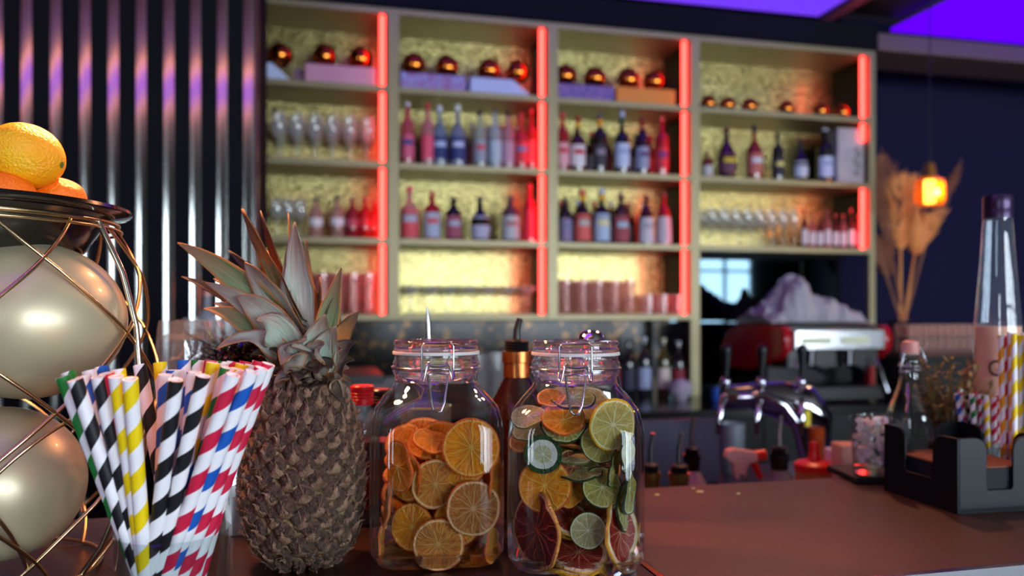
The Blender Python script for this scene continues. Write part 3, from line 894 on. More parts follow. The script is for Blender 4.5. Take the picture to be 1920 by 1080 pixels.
# ---------------------------------------------------------------- clip-top jars
jar_thin = thin('jar_glass', 'f4f8f8', ior=1.38, refl=0.95, bump=0.08, bscale=14)
jar_thick = solid_glass('jar_thick_glass', 'fbfefe', bump=0.02)
def soften(mt, f, tint='ffffff'):       # part of the light goes straight through
    nt = mt.node_tree; out = [n for n in nt.nodes if n.type == 'OUTPUT_MATERIAL'][0]
    b = [n for n in nt.nodes if n.type == 'BSDF_PRINCIPLED'][0]
    tr = N(nt, 'ShaderNodeBsdfTransparent'); tr.inputs[0].default_value = lin(tint)
    mx = N(nt, 'ShaderNodeMixShader'); mx.inputs[0].default_value = f
    nt.links.new(b.outputs[0], mx.inputs[1]); nt.links.new(tr.outputs[0], mx.inputs[2]); nt.links.new(mx.outputs[0], out.inputs[0])
soften(jar_thick, .3)
wire = pm('steel_wire', 'b9bdc6', rough=.18, metal=1.0)
gask = pm('white_gasket', 'd9dde0', rough=.5, trans=0.3)
def jar(label, loc, rotz, sc_=1.0):
    t = thing('clip_top_jar', label, 'jar', loc, rotz)
    W = .0655
    so = [(.050, 4, .0), (.060, 4.5, .004), (W, 5, .016), (W + .0008, 5, .06), (W, 5, .135), (W - .0015, 4.6, .146), (.061, 3.6, .157), (.052, 2.6, .168), (.0445, 2.1, .176), (.0425, 2, .180)]
    si = [(.0405, 2, .180), (.042, 2.1, .174), (.0495, 2.6, .1655), (.0585, 3.5, .1545), (W - .0045, 4.4, .144), (W - .0035, 4.8, .135), (W - .003, 4.8, .06), (W - .004, 4.6, .022)]
    m = M()
    m.sq(so[2:], 64)
    m.sq(si, 64)
    m.build('body', jar_thin, t, smooth=80)
    m = M()   # heavy glass foot
    m.sq([(0.001, 2, .0035), (.030, 3, .003), (.046, 4, .0), (.058, 4.5, .003), (W - .0002, 5, .0155), (W - .0045, 4.7, .0165), (.056, 4.5, .0095), (.03, 3, .009), (.001, 2, .0085)], 64)
    m.build('foot', jar_thick, t, smooth=80)
    m = M()   # neck with two rolled bands
    nk = [(.0425, .1795), (.0425, .186), (.0438, .1875), (.0450, .190), (.0446, .1925), (.0432, .194), (.0436, .1955), (.0449, .198), (.0446, .2005), (.043, .202), (.0428, .2065), (.0428, .2075),
          (.038, .2075), (.038, .190), (.0403, .1795), (.0425, .1795)]
    m.lathe(nk, 56); m.build('neck', jar_thick, t, smooth=80)
    m = M()
    m.lathe([(.0432, .2077), (.0447, .2078), (.0450, .2092), (.0447, .2106), (.0432, .2107)], 56)
    m.lathe([(.0432, .2077), (.039, .2077), (.039, .2107), (.0432, .2107)], 56)
    gk_ = m.build('gasket', gask, t, smooth=60)
    m = M()
    m.lathe([(.0, .2120), (.036, .2120), (.0395, .2109), (.0432, .2109), (.0436, .2135), (.0430, .2150), (.0418, .2160), (.0432, .2172), (.0440, .2192), (.0436, .2210), (.0415, .2222),
             (.0395, .2214), (.037, .2175), (.0, .2165)], 56)
    gk_.parent = m.build('lid', jar_thick, t, smooth=80)
    # wire clasp at the front (-y in jar space)
    y0 = -.0475
    m = M()
    w1 = .0155
    m.tube([(-w1, y0 + .002, .192), (-w1, y0, .2175), (-w1 + .003, y0, .2205), (w1 - .003, y0, .2205), (w1, y0, .2175), (w1, y0 + .002, .192)], .0011, 8)
    for s in (-1, 1):
        m.tube([(s * w1, y0 + .002, .193), (s * w1 * 1.02, y0 - .003, .187), (s * w1 * .9, y0 - .006, .184), (s * w1 * .78, y0 - .005, .192), (s * w1 * .70, y0 - .004, .198), (s * w1 * .6, y0 - .003, .1995)], .0011, 8)
        m.tube([(s * .0085, y0 - .001, .2015), (s * .0085, y0 - .005, .199), (s * .0085, y0 - .001, .1965)], .0011, 8)
    m.tube([(-.011, y0 - .003, .199), (-.004, y0 - .003, .1975), (.004, y0 - .003, .1975), (.011, y0 - .003, .199)], .0011, 8)
    cl_ = m.build('clasp', wire, t, smooth=80)
    m = M()
    m.tube([(-.0095, y0 - .004, .190), (-.007, y0 - .010, .170), (-.0045, y0 - .014, .158), (-.001, y0 - .015, .1545), (.003, y0 - .015, .1555), (.006, y0 - .013, .163), (.0088, y0 - .007, .180), (.0095, y0 - .004, .190)], .0012, 8)
    m.tube([(-.0095, y0 - .004, .190), (0, y0 - .002, .1915), (.0095, y0 - .004, .190)], .0010, 8)
    m.build('clasp_lever', wire, cl_, smooth=80)
    m = M()
    m.tube([(.0458 * math.cos(2 * PI * k / 48), .0458 * math.sin(2 * PI * k / 48), .1945) for k in range(48)], .0009, 6, closed=True)
    m.build('neck_wire', wire, t, smooth=80)
    # hinge at the back
    m = M(); m.tube([(-.012, .047, .194), (-.012, .050, .215), (0.0, .050, .2185), (.012, .050, .215), (.012, .047, .194)], .0011, 8)
    m.build('hinge', wire, t, smooth=80)
    return t
J1 = at(818, .830, CT + .0006); J2 = at(1079, .812, CT + .0006)
jar('clip-top square glass jar holding only dried orange slices', J1, -TH + R(7.0))
jar('clip-top square glass jar holding mixed dried lime, lemon, orange and blood orange slices', J2, -TH - R(4.5))
def jp(jar_, cx, cy, depth):       # a spot seen through a jar's front, depth behind its front wall
    px = 660 + cx / 2.117; py = 570 + cy / 2.117
    d = (jar_ - Vector((0, 0, 0))).dot(FW) - .0625 + .004 + depth
    return at(px, d, None, py)
def RR(cr_, d=.77): return cr_ / 2.117 / FPX * d
G1 = 'dried orange slices in the left jar'
L1 = [
 ('orange', 474, 570, .010, 118, 0, 6, 'big bright dried orange slice standing at the top right of the left jar', 0),
 ('orange', 432, 620, .016, 110, -14, 0, 'bright dried orange slice tucked just behind the biggest one', 1),
 ('brown', 482, 812, .007, 112, 14, 0, 'round brown dried orange slice below the biggest bright one', 2),
 ('amber', 330, 715, .014, 100, 16, 0, 'amber dried orange slice with a small hole at its core, middle of left jar', 3),
 ('orange', 415, 868, .016, 96, -4, 10, 'orange slice half hidden behind the round brown one', 4),
 ('amber', 343, 955, .006, 104, 0, 4, 'amber slice with pink rind at the bottom front of the left jar', 5),
 ('orange', 238, 885, .017, 96, -20, 10, 'yellow fleshed slice with cream rind behind the bottom front one', 2),
 ('orange', 185, 645, .012, 105, -52, 0, 'tilted orange slice turned away against the left side of the left jar', 3),
 ('orange', 212, 680, .022, 108, -45, 0, 'orange slice nested behind the tilted left one', 1),
]
for k_, cx, cy, dp, r_, yw, pt, lb, vr in L1:
    slice_(k_, jp(J1, cx, cy, dp), RR(r_), yw, pt, rnd.uniform(0, 360), lb, G1, var=vr)
L1b = [('orange', 318, 545, .034, 85, 30, 62, 0), ('orange', 300, 570, .040, 88, 25, 60, 1), ('orange', 556, 960, .016, 72, 70, 0, 2), ('amber', 140, 800, .020, 95, -80, 8, 3),
       ('amber', 118, 935, .020, 90, -84, 0, 4), ('orange', 205, 1035, .030, 95, 8, 80, 5), ('amber', 450, 1040, .022, 70, -10, 74, 0), ('orange', 490, 985, .034, 95, 10, 80, 1),
       ('amber', 460, 1005, .045, 95, -8, 84, 2), ('orange', 572, 700, .028, 100, 76, 0, 3), ('orange', 545, 720, .040, 92, 60, 5, 4), ('amber', 200, 970, .038, 90, -20, 66, 5),
       ('orange', 215, 800, .040, 88, -30, 58, 0), ('orange', 200, 770, .050, 88, -24, 62, 1), ('orange', 215, 545, .050, 60, -40, 20, 2), ('orange', 255, 545, .060, 60, 20, 70, 3)]
for k_, cx, cy, dp, r_, yw, pt, vr in L1b:
    slice_(k_, jp(J1, cx, cy, dp), RR(r_), yw, pt, rnd.uniform(0, 360), 'dried orange slice seen mostly by its edge between the facing slices, left jar', G1 + ' seen by their edge', var=vr)
for i in range(40):
    hz = .018 + .105 * (i % 20) / 20
    a = rnd.uniform(0, 2 * PI)
    p = Vector((J1.x + .026 * math.cos(a), J1.y + .010 + .022 * math.sin(a), CT + hz))
    slice_(['orange', 'orange', 'amber'][i % 3], p, .030, rnd.uniform(-40, 40), rnd.uniform(35, 85), rnd.uniform(0, 360), 'dried orange slice deep in the pile of the left jar', 'buried slices of the left jar', var=i)
G2 = 'dried fruit slices in the right jar'
L2 = [
 ('lemon', 1035, 480, .008, 104, 22, 0, 0, 'pale yellow dried lemon slice at the top right of the right jar'),
 ('lime', 988, 548, .014, 84, 10, 0, 1, 'lime slice with dark rind tucked behind the lemon slice'),
 ('limecap', 757, 597, .006, 77, -6, 0, 2, 'thick green rimmed lime end slice with a white centre'),
 ('lime', 838, 478, .018, 92, 0, 48, 3, 'green rimmed slice lying under the tilted orange one near the top'),
 ('orange', 838, 455, .014, 88, 0, 52, 4, 'tilted orange slice behind the lever wire near the top of the right jar'),
 ('orange', 765, 722, .010, 106, -8, 12, 5, 'large yellow orange slice at the left middle of the right jar'),
 ('orange', 870, 735, .020, 78, 40, 0, 0, 'narrow orange slice behind the large yellow orange one'),
 ('blood', 738, 900, .008, 150, -56, 0, 1, 'dark blood orange slice turned against the left wall of the right jar'),
 ('limepale', 937, 900, .006, 72, 0, 0, 2, 'small round pale lime slice low in the middle of the right jar'),
 ('lime', 992, 728, .010, 84, 12, 24, 3, 'lime slice with dark green rind, centre right of the right jar'),
 ('grapefruit', 1068, 905, .016, 140, 58, 6, 4, 'red grapefruit slice leaning steeply against the right wall'),
 ('lime', 1088, 590, .010, 82, 66, 0, 5, 'lime slice on edge below the lemon at the right wall'),
 ('lime', 1040, 650, .012, 78, 70, -8, 0, 'brown fleshed lime slice on edge, left of the wall one'),
 ('lime', 1100, 735, .016, 100, 72, 0, 1, 'lime slice on edge halfway down the right wall'),
 ('lime', 1085, 800, .022, 104, 68, 0, 2, 'lime slice on edge lower down the right wall'),
 ('lime', 875, 372, .022, 92, 10, 66, 3, 'lime slice lying flat at the very top of the right jar'),
 ('amber', 792, 372, .018, 58, -8, 58, 4, 'small pinkish slice lying flat near the neck'),
 ('yellowrind', 880, 640, .022, 70, 30, 40, 5, 'yellow rimmed slice curling above the middle lime'),
 ('limepale', 880, 600, .028, 86, 0, 76, 0, 'pale lime slice lying flat in the middle'),
 ('lime', 905, 660, .018, 90, -10, 70, 1, 'dark rimmed slice lying flat across the middle'),
 ('grapefruit', 900, 985, .016, 116, 0, 62, 2, 'pale rimmed red grapefruit slice lying at the bottom front'),
 ('yellowrind', 880, 1020, .014, 118, 4, 78, 3, 'yellow edged slice lying below the pale rimmed grapefruit'),
 ('yellowrind', 900, 1045, .018, 110, -4, 84, 4, 'lowest yellow edged slice on the floor of the right jar'),
 ('grapefruit', 870, 850, .026, 96, 30, 56, 5, 'grapefruit slice edge slanting above the small pale lime'),
 ('yellowrind', 860, 880, .034, 96, 26, 70, 0, 'yellow edge slice just below the slanting grapefruit'),
 ('limepale', 700, 445, .022, 70, -20, 56, 1, 'pale slice lying flat at the upper left shoulder'),
 ('limepale', 705, 500, .028, 72, -16, 60, 2, 'second pale slice flat below the shoulder one'),
 ('amber', 690, 545, .034, 70, -20, 64, 3, 'third flat amber slice at the left shoulder')]
for k_, cx, cy, dp, r_, yw, pt, vr, lb in L2:
    slice_(k_, jp(J2, cx, cy, dp), RR(r_), yw, pt, rnd.uniform(0, 360), lb, G2, var=vr)
for i in range(34):
    hz = .02 + .145 * (i % 17) / 17
    a = rnd.uniform(0, 2 * PI)
    q = .024 if hz < .13 else .012
    p = Vector((J2.x + q * math.cos(a), J2.y + .016 + .020 * math.sin(a), CT + hz))
    slice_(['lime', 'amber', 'limepale', 'orange', 'yellowrind', 'lemon', 'blood'][i % 7], p, .028, rnd.uniform(-40, 40), rnd.uniform(35, 85), rnd.uniform(0, 360), 'dried citrus slice deep in the pile of the right jar', 'buried slices of the right jar', var=i)

# ================================================================ STRAWS
def straw_mat(name, c):
    m, nt, out = newmat(name)
    tc = N(nt, 'ShaderNodeTexCoord'); sp = N(nt, 'ShaderNodeSeparateXYZ'); nt.links.new(tc.outputs['Object'], sp.inputs[0])
    def mth(op, a, b=None):
        n = N(nt, 'ShaderNodeMath', operation=op)
        for i, q in enumerate((a, b)):
            if q is None: continue
            if isinstance(q, (int, float)): n.inputs[i].default_value = q
            else: nt.links.new(q, n.inputs[i])
        return n.outputs[0]
    a = mth('DIVIDE', mth('ARCTAN2', sp.outputs[1], sp.outputs[0]), 2 * PI)
    t = mth('FRACT', mth('ADD', mth('SUBTRACT', a, mth('MULTIPLY', sp.outputs[2], 31.0)), 20.0))
    s_ = mth('GREATER_THAN', t, 0.52)
    rr_ = mth('SQRT', mth('ADD', mth('MULTIPLY', sp.outputs[0], sp.outputs[0]), mth('MULTIPLY', sp.outputs[1], sp.outputs[1])))
    s_ = mth('MULTIPLY', s_, mth('GREATER_THAN', rr_, 0.00445))
    mx = N(nt, 'ShaderNodeMix', data_type='RGBA')
    mx.inputs[6].default_value = lin('e6e4ea'); mx.inputs[7].default_value = lin(c)
    nt.links.new(s_, mx.inputs[0])
    b = N(nt, 'ShaderNodeBsdfPrincipled'); b.inputs['Roughness'].default_value = .5; b.inputs['Specular IOR Level'].default_value = .3
    nt.links.new(mx.outputs[2], b.inputs['Base Color'])
    nt.links.new(b.outputs[0], out.inputs[0])
    return m
SC = {'yellow': straw_mat('paper_yellow', 'e8c808'), 'black': straw_mat('paper_black', '17161b'), 'red': straw_mat('paper_red', 'c41c42'), 'blue': straw_mat('paper_blue', '1454b0'), 'green': straw_mat('paper_green', '1e7a32'),
      'orange': straw_mat('paper_orange', 'e09a10')}
STM = {}
def straw(color, a, b, r_, label, group, roll=0):
    a = Vector(a); b = Vector(b); L = (b - a).length
    key = color; sr = r_ / .0051; r_ = .0051
    if key not in STM:
        m = M(); LL = .205; t_ = .0009
        m.lathe([(r_, 0)] + [(r_, LL * i / 6) for i in range(1, 7)] + [(r_ - t_, LL), (r_ - t_, 0), (r_, 0)], 20)
        o = m.build('paper_straw', SC[color], smooth=50); STM[key] = o.data; bpy.data.objects.remove(o)
    o = bpy.data.objects.new('paper_straw', STM[key]); col.objects.link(o)
    q = (b - a).to_track_quat('Z', 'Y') @ Euler((0, 0, R(roll))).to_quaternion()
    o.matrix_world = Matrix.LocRotScale(a, q, Vector((sr, sr, L / .205)))
    return tag(o, label, 'straw', group)
GS = at(325, .60, CT + .0006)
gt = thing('glass_tumbler', 'low clear glass full of striped paper straws', 'glass', GS)
m = M(); m.lathe([(0, .001), (.036, 0), (.0385, .003), (.041, .0865), (.0402, .0875), (.0393, .0865), (.036, .012), (0, .0105)], 64)
m.build('bowl', thin('tumbler_glass', 'f2f6f6', ior=1.5), gt)
ST_ = [ # color, top px, top py, depth, px at the rim, roll
 ('green', 118, 706, .575, 232, 0), ('black', 141, 712, .558, 240, 40), ('green', 127, 698, .60, 238, 90), ('blue', 155, 705, .572, 246, 130), ('black', 185, 706, .560, 252, 60), ('yellow', 166, 695, .605, 250, 200),
 ('red', 200, 700, .563, 262, 10), ('yellow', 222, 692, .60, 268, 120), ('yellow', 218, 705, .553, 262, 60), ('yellow', 244, 710, .548, 268, 20), ('black', 262, 685, .64, 318, 150),
 ('blue', 190, 688, .622, 262, 80), ('yellow', 300, 680, .625, 330, 30), ('blue', 311, 702, .585, 300, 0), ('blue', 325, 694, .60, 322, 90), ('black', 330, 712, .555, 292, 240), ('blue', 345, 676, .625, 338, 30),
 ('green', 371, 676, .632, 350, 0), ('blue', 364, 697, .585, 340, 60), ('black', 381, 705, .563, 312, 200), ('red', 396, 676, .62, 352, 100), ('yellow', 400, 680, .61, 345, 160), ('green', 420, 678, .625, 372, 20),
 ('green', 426, 690, .592, 344, 110), ('red', 437, 702, .567, 336, 20), ('red', 438, 678, .628, 382, 200), ('yellow', 446, 692, .60, 352, 70), ('yellow', 455, 683, .615, 380, 140), ('blue', 472, 696, .575, 350, 30),
 ('red', 462, 678, .63, 392, 90), ('green', 470, 684, .62, 390, 0), ('red', 486, 678, .63, 400, 160), ('red', 490, 690, .585, 372, 60), ('red', 503, 682, .598, 390, 120)]
for i, (c, px, py, d, prx, rl) in enumerate(ST_):
    top = at(px, d, None, py)
    # keep the leaning inside the glass
    dr = .60 + (d - .60) * .45
    pr = at(prx, dr, CT + .087)
    dirv = (pr - top).normalized()
    bot = pr + dirv * ((pr.z - (CT + .016)) / max(.2, -dirv.z))
    # pull both inside the bowl
    def keep(p, rm):
        v = Vector((p.x - GS.x, p.y - GS.y, 0)); 
        if v.length > rm: v *= rm / v.length
        return Vector((GS.x + v.x, GS.y + v.y, p.z))
    bot = keep(bot, .0300)
    same = sorted([q[1] for q in ST_ if q[0] == c])
    ordn = ['first', 'second', 'third', 'fourth', 'fifth', 'sixth', 'seventh', 'eighth', 'ninth'][same.index(px)]
    straw(c, bot, top, .0051, '%s-and-white striped paper straw in the front glass, %s of the %s ones from the left' % (c, ordn, c), 'striped straws in the front glass', rl)

# ================================================================ PINEAPPLE
PP = at(569, .80, CT)
pt_ = thing('pineapple', 'whole brown pineapple with a grey-green dry leafed crown standing between straws and jars', 'pineapple', PP, -TH)
H_ = .186
def prad(h):      # h 0..1
    q = [(0, .024), (.045, .034), (.1, .042), (.155, .048), (.35, .0535), (.5, .0530), (.63, .0505), (.77, .0460), (.87, .038), (.94, .029), (1.0, .022)]
    for (a0, r0), (a1, r1) in zip(q, q[1:]):
        if h <= a1:
            t = (h - a0) / (a1 - a0); t = t * t * (3 - 2 * t) if False else t
            return r0 + (r1 - r0) * t
    return .02
def ppos(phi, h, e=0):
    r_ = prad(max(0, min(1, h))); dh = .02
    dr = (prad(min(1, h + dh)) - prad(max(0, h - dh))) / (2 * dh * H_)
    n = Vector((math.cos(phi), math.sin(phi), -dr)).normalized()
    if h < .06: n = (n + Vector((0, 0, -.8))).normalized()
    p = Vector((r_ * math.cos(phi), r_ * math.sin(phi), max(0, min(1, h)) * H_ * .985 + .004))
    return p + n * e, n
skin = pm('pineapple_skin', '2a1f18', rough=.75, c2='54432f', nscale=120, bump=.5, bscale=300)
m = M()
rs = [[ppos(2 * PI * j / 64, i / 40)[0] for j in range(64)] for i in range(41)]
m.rings(rs, cap0=True, cap1=True)
m.build('flesh_skin', skin, pt_, smooth=60)
sca = pm('pineapple_scale', '261a15', rough=.42, c2='685040', nscale=220, bump=.6, bscale=600, lo=.3, hi=.72)
sca2 = pm('pineapple_bract', '563a2b', rough=.55, c2='a08068', nscale=150, bump=.5, bscale=600, lo=.3, hi=.75)
sca3 = pm('pineapple_rim', '443224', rough=.6, c2='8a7250', nscale=120)
sca4 = pm('pineapple_resin', '8a5c18', rough=.35, c2='c88a20', nscale=90, bump=.6, bscale=200)
pr_ = random.Random(11)
AR = 13; rows = 15
mS, mB = M(), M()
for r_i in range(rows):
    h = .035 + .93 * r_i / (rows - 1)
    rad_ = prad(h)
    cellw = 2 * PI * rad_ / AR / 2
    cellh = H_ * .93 / (rows - 1)
    for k in range(AR):
        phi = 2 * PI * (k + .5 * (r_i % 2)) / AR + pr_.uniform(-.03, .03) + r_i * .02
        hh = h + pr_.uniform(-.006, .006)
        n = ppos(phi, hh)[1]
        big = pr_.uniform(.85, 1.15)
        lev = [(1.0, .0005, 1), (.88, .0036 * big, 0), (.60, .0066 * big, 0), (.25, .0078 * big, 0)]
        ring = []
        K = 12
        rsx = []
        for (f, e, mm) in lev:
            q = []
            for j in range(K):
                a = 2 * PI * j / K + .3
                # diamond-ish outline
                dx = math.cos(a); dy = math.sin(a)
                s_ = 1.0 / (abs(dx) ** 1.35 + abs(dy) ** 1.35) ** (1 / 1.35)
                s_ *= 1 + pr_.uniform(-.06, .06)
                x = dx * s_ * f * cellw * .98; y = dy * s_ * f * cellh * 1.02 - (1 - f) * .0012
                q.append(ppos(phi + x / max(rad_, .02), hh + y / H_, e + ((.0005 if j % 2 else -.0005) * (1 if .2 < f < .95 else 0)) + pr_.uniform(-.0005, .0005) * (f < 1))[0])
            rsx.append(q)
        mS.mi = 0
        o0 = mS.rings(rsx)
        # centre
        cp_ = ppos(phi, hh, .0056 * big)[0]
        ci = len(mS.v); mS.v.append(cp_)
        for j in range(K):
            mS.f.append((o0 + 3 * K + j, o0 + 3 * K + (j + 1) % K, ci))
            mS.m.append(0)
        # outer ring material
        low = h < .22 and pr_.random() < .5 and (math.cos(phi + PI / 2) > -.2)
        for fi in range(len(mS.f) - (3 * K + K), len(mS.f) - (2 * K + K)):
            mS.m[fi] = 2 if low else 1
        # bract: pointed flap from the lower edge curling up and out
        mB.mi = 0
        wv = []
        tipx = pr_.uniform(-.3, .3) * cellw
        for t in range(7):
            f = t / 6
            y = (-1.0 + 1.22 * f) * cellh
            e = (.0034 + .0050 * math.sin(f * PI * .72) + (.0060 if f > .9 else (.0015 if f > .7 else 0)) * pr_.uniform(.0, 1.2)) * big
            wd = cellw * .92 * (1 - f) ** 1.05
            c0 = tipx * f
            row = []
            for s_ in (-1, -.5, 0, .5, 1):
                ee = e + .0006 - .0030 * abs(s_) ** 1.3 + pr_.uniform(-.0003, .0003)
                row.append(ppos(phi + (c0 + s_ * wd) / max(rad_, .02), hh + y / H_, ee)[0])
            wv.append(row)
        mB.rings(wv, closed=False)
        for _q in range(2):   # torn fibre
            p0 = ppos(phi, hh - .1 * cellh / H_, .007)[0]
            p1 = ppos(phi + pr_.uniform(-.08, .08), hh + pr_.uniform(.02, .05), .0085)[0]
            p2 = ppos(phi + pr_.uniform(-.12, .12), hh + pr_.uniform(.02, .06), .012)[0]
            mB.tube([p0, p1, p2], [.0006, .0004, .0001], 4)
mS.build('scales', [sca, sca3, sca4], pt_, smooth=60, fix=True)
bo = mB.build('bracts', sca2, pt_, smooth=60, fix=False)
sd = bo.modifiers.new('thickness', 'SOLIDIFY'); sd.thickness = .0005
# crown
def leafmat(name, c0, c1, tipc, edge):
    m, nt, out = newmat(name)
    at0 = N(nt, 'ShaderNodeAttribute', attribute_name='along'); at1 = N(nt, 'ShaderNodeAttribute', attribute_name='across')
    tc = N(nt, 'ShaderNodeTexCoord')
    mp = N(nt, 'ShaderNodeCombineXYZ')
    def mth(op, a, b=None, clamp=False):
        n = N(nt, 'ShaderNodeMath', operation=op); n.use_clamp = clamp
        for i, q in enumerate((a, b)):
            if q is None: continue
            if isinstance(q, (int, float)): n.inputs[i].default_value = q
            else: nt.links.new(q, n.inputs[i])
        return n.outputs[0]
    oi = N(nt, 'ShaderNodeObjectInfo')
    nt.links.new(mth('MULTIPLY', at0.outputs['Fac'], 3.0), mp.inputs[0]); nt.links.new(mth('MULTIPLY', at1.outputs['Fac'], 9.0), mp.inputs[1]); nt.links.new(mth('MULTIPLY', oi.outputs['Random'], 30.0), mp.inputs[2])
    n1 = N(nt, 'ShaderNodeTexNoise', i_Scale=1.3, i_Detail=6.0); nt.links.new(mp.outputs[0], n1.inputs['Vector'])
    def mix(f, a, b):
        n = N(nt, 'ShaderNodeMix', data_type='RGBA'); nt.links.new(f, n.inputs[0])
        for i, q in ((6, a), (7, b)):
            if isinstance(q, str): n.inputs[i].default_value = lin(q)
            else: nt.links.new(q, n.inputs[i])
        return n.outputs[2]
    nn = mth('MULTIPLY', mth('SUBTRACT', n1.outputs[0], .35), 3.2, True)
    c = mix(nn, c0, c1)
    nz = mth('MULTIPLY', mth('SUBTRACT', n1.outputs[0], .5), .8)
    f1 = mth('MULTIPLY', mth('SUBTRACT', mth('ADD', at0.outputs['Fac'], nz), .52), 3.2, True)
    c = mix(f1, c, tipc)
    f2 = mth('MULTIPLY', mth('SUBTRACT', mth('ADD', mth('ABSOLUTE', at1.outputs['Fac']), nz), .78), 5.0, True)
    c = mix(f2, c, edge)
    b = N(nt, 'ShaderNodeBsdfPrincipled'); b.inputs['Roughness'].default_value = .55
    nt.links.new(c, b.inputs['Base Color'])
    bp = N(nt, 'ShaderNodeBump', i_Strength=.5, i_Distance=.002); nt.links.new(n1.outputs[0], bp.inputs['Height']); nt.links.new(bp.outputs[0], b.inputs['Normal'])
    tl = N(nt, 'ShaderNodeBsdfTranslucent'); nt.links.new(c, tl.inputs[0])
    mx = N(nt, 'ShaderNodeMixShader'); mx.inputs[0].default_value = .22
    nt.links.new(b.outputs[0], mx.inputs[1]); nt.links.new(tl.outputs[0], mx.inputs[2]); nt.links.new(mx.outputs[0], out.inputs[0])
    return m
LM = {'pale': leafmat('leaf_pale', 'aac6b6', 'd6ddd2', 'a08a7c', '7a5e50'), 'green': leafmat('leaf_green', '5c6c42', '8a9a70', '86664a', 'b4702e'),
      'dry': leafmat('leaf_dry', 'b06c38', 'cc8648', '6a4c38', '4a3426'), 'grey': leafmat('leaf_grey', 'a0ac9e', 'c4beb2', '84706a', 'a86a3c'), 'brown': leafmat('leaf_brown', '6e5a4c', '9a826e', '4a3a30', '3a2c26')}
CR = Vector((.008, 0, .178))     # crown root, pineapple space
def pin(px, py, d):              # photo spot -> pineapple space
    return pt_.matrix_basis.inverted() @ at(px, d, None, py)
bpy.context.view_layer.update()
def leaf(tip, h0, w_, kind, lift=.02, d0=(0, 0), curl=0.0, fold=.35, n=14, base=None):
    b0 = CR + Vector((d0[0], d0[1], h0)) if base is None else base
    tip = Vector(tip)
    mid = (b0 + tip) / 2 + Vector((0, 0, lift))
    outw = (tip - b0); L = outw.length
    pts = []
    for i in range(n + 1):
        t = i / n
        p = b0 * (1 - t) ** 2 + mid * 2 * t * (1 - t) + tip * t * t
        pts.append(p)
    side0 = outw.cross(Vector((0, 0, 1)))
    if side0.length < .3 * L: side0 = outw.cross(Vector((0, 1, 0)))
    camd = Vector((0, -1, 0.15))
    m = M(); al = []; ac = []
    rws = []
    k_ = 6
    for i, p in enumerate(pts):
        t = i / n
        tg = (pts[min(i + 1, n)] - pts[max(i - 1, 0)]).normalized()
        radial = Vector((p.x - CR.x * .5, p.y, 0)); 
        radial = radial.normalized() if radial.length > .004 else camd
        nrm = (radial * .6 + Vector((0, 0, 1)) * (1 - abs(tg.z)) * .8 + camd * .5)
        nrm = (nrm - tg * nrm.dot(tg)).normalized()
        sd_ = tg.cross(nrm).normalized()
        an = curl * t
        sd_, nrm = sd_ * math.cos(an) + nrm * math.sin(an), nrm * math.cos(an) - sd_ * math.sin(an)
        wd = w_ * 1.5 * (.75 + .5 * math.sin(min(1, t * 2.2) * PI / 2) - .25) * (1 - t ** 2.4) + .0004
        row = []
        for j in range(k_ + 1):
            s_ = -1 + 2 * j / k_
            wav = .05 * math.sin(t * 17 + s_ * 2 + b0.x * 900) * wd * abs(s_)
            row.append(p + sd_ * (s_ * wd * (1 - .12 * fold)) + nrm * (fold * wd * s_ * s_ + wav))
            al.append(t); ac.append(s_)
        rws.append(row)
    m.rings(rws, closed=False)
    m.attr = {'along': al, 'across': ac}
    o = m.build('leaf', LM[kind], pt_, smooth=80, fix=False)
    s = o.modifiers.new('thickness', 'SOLIDIFY'); s.thickness = .0007
    return o
D = .80
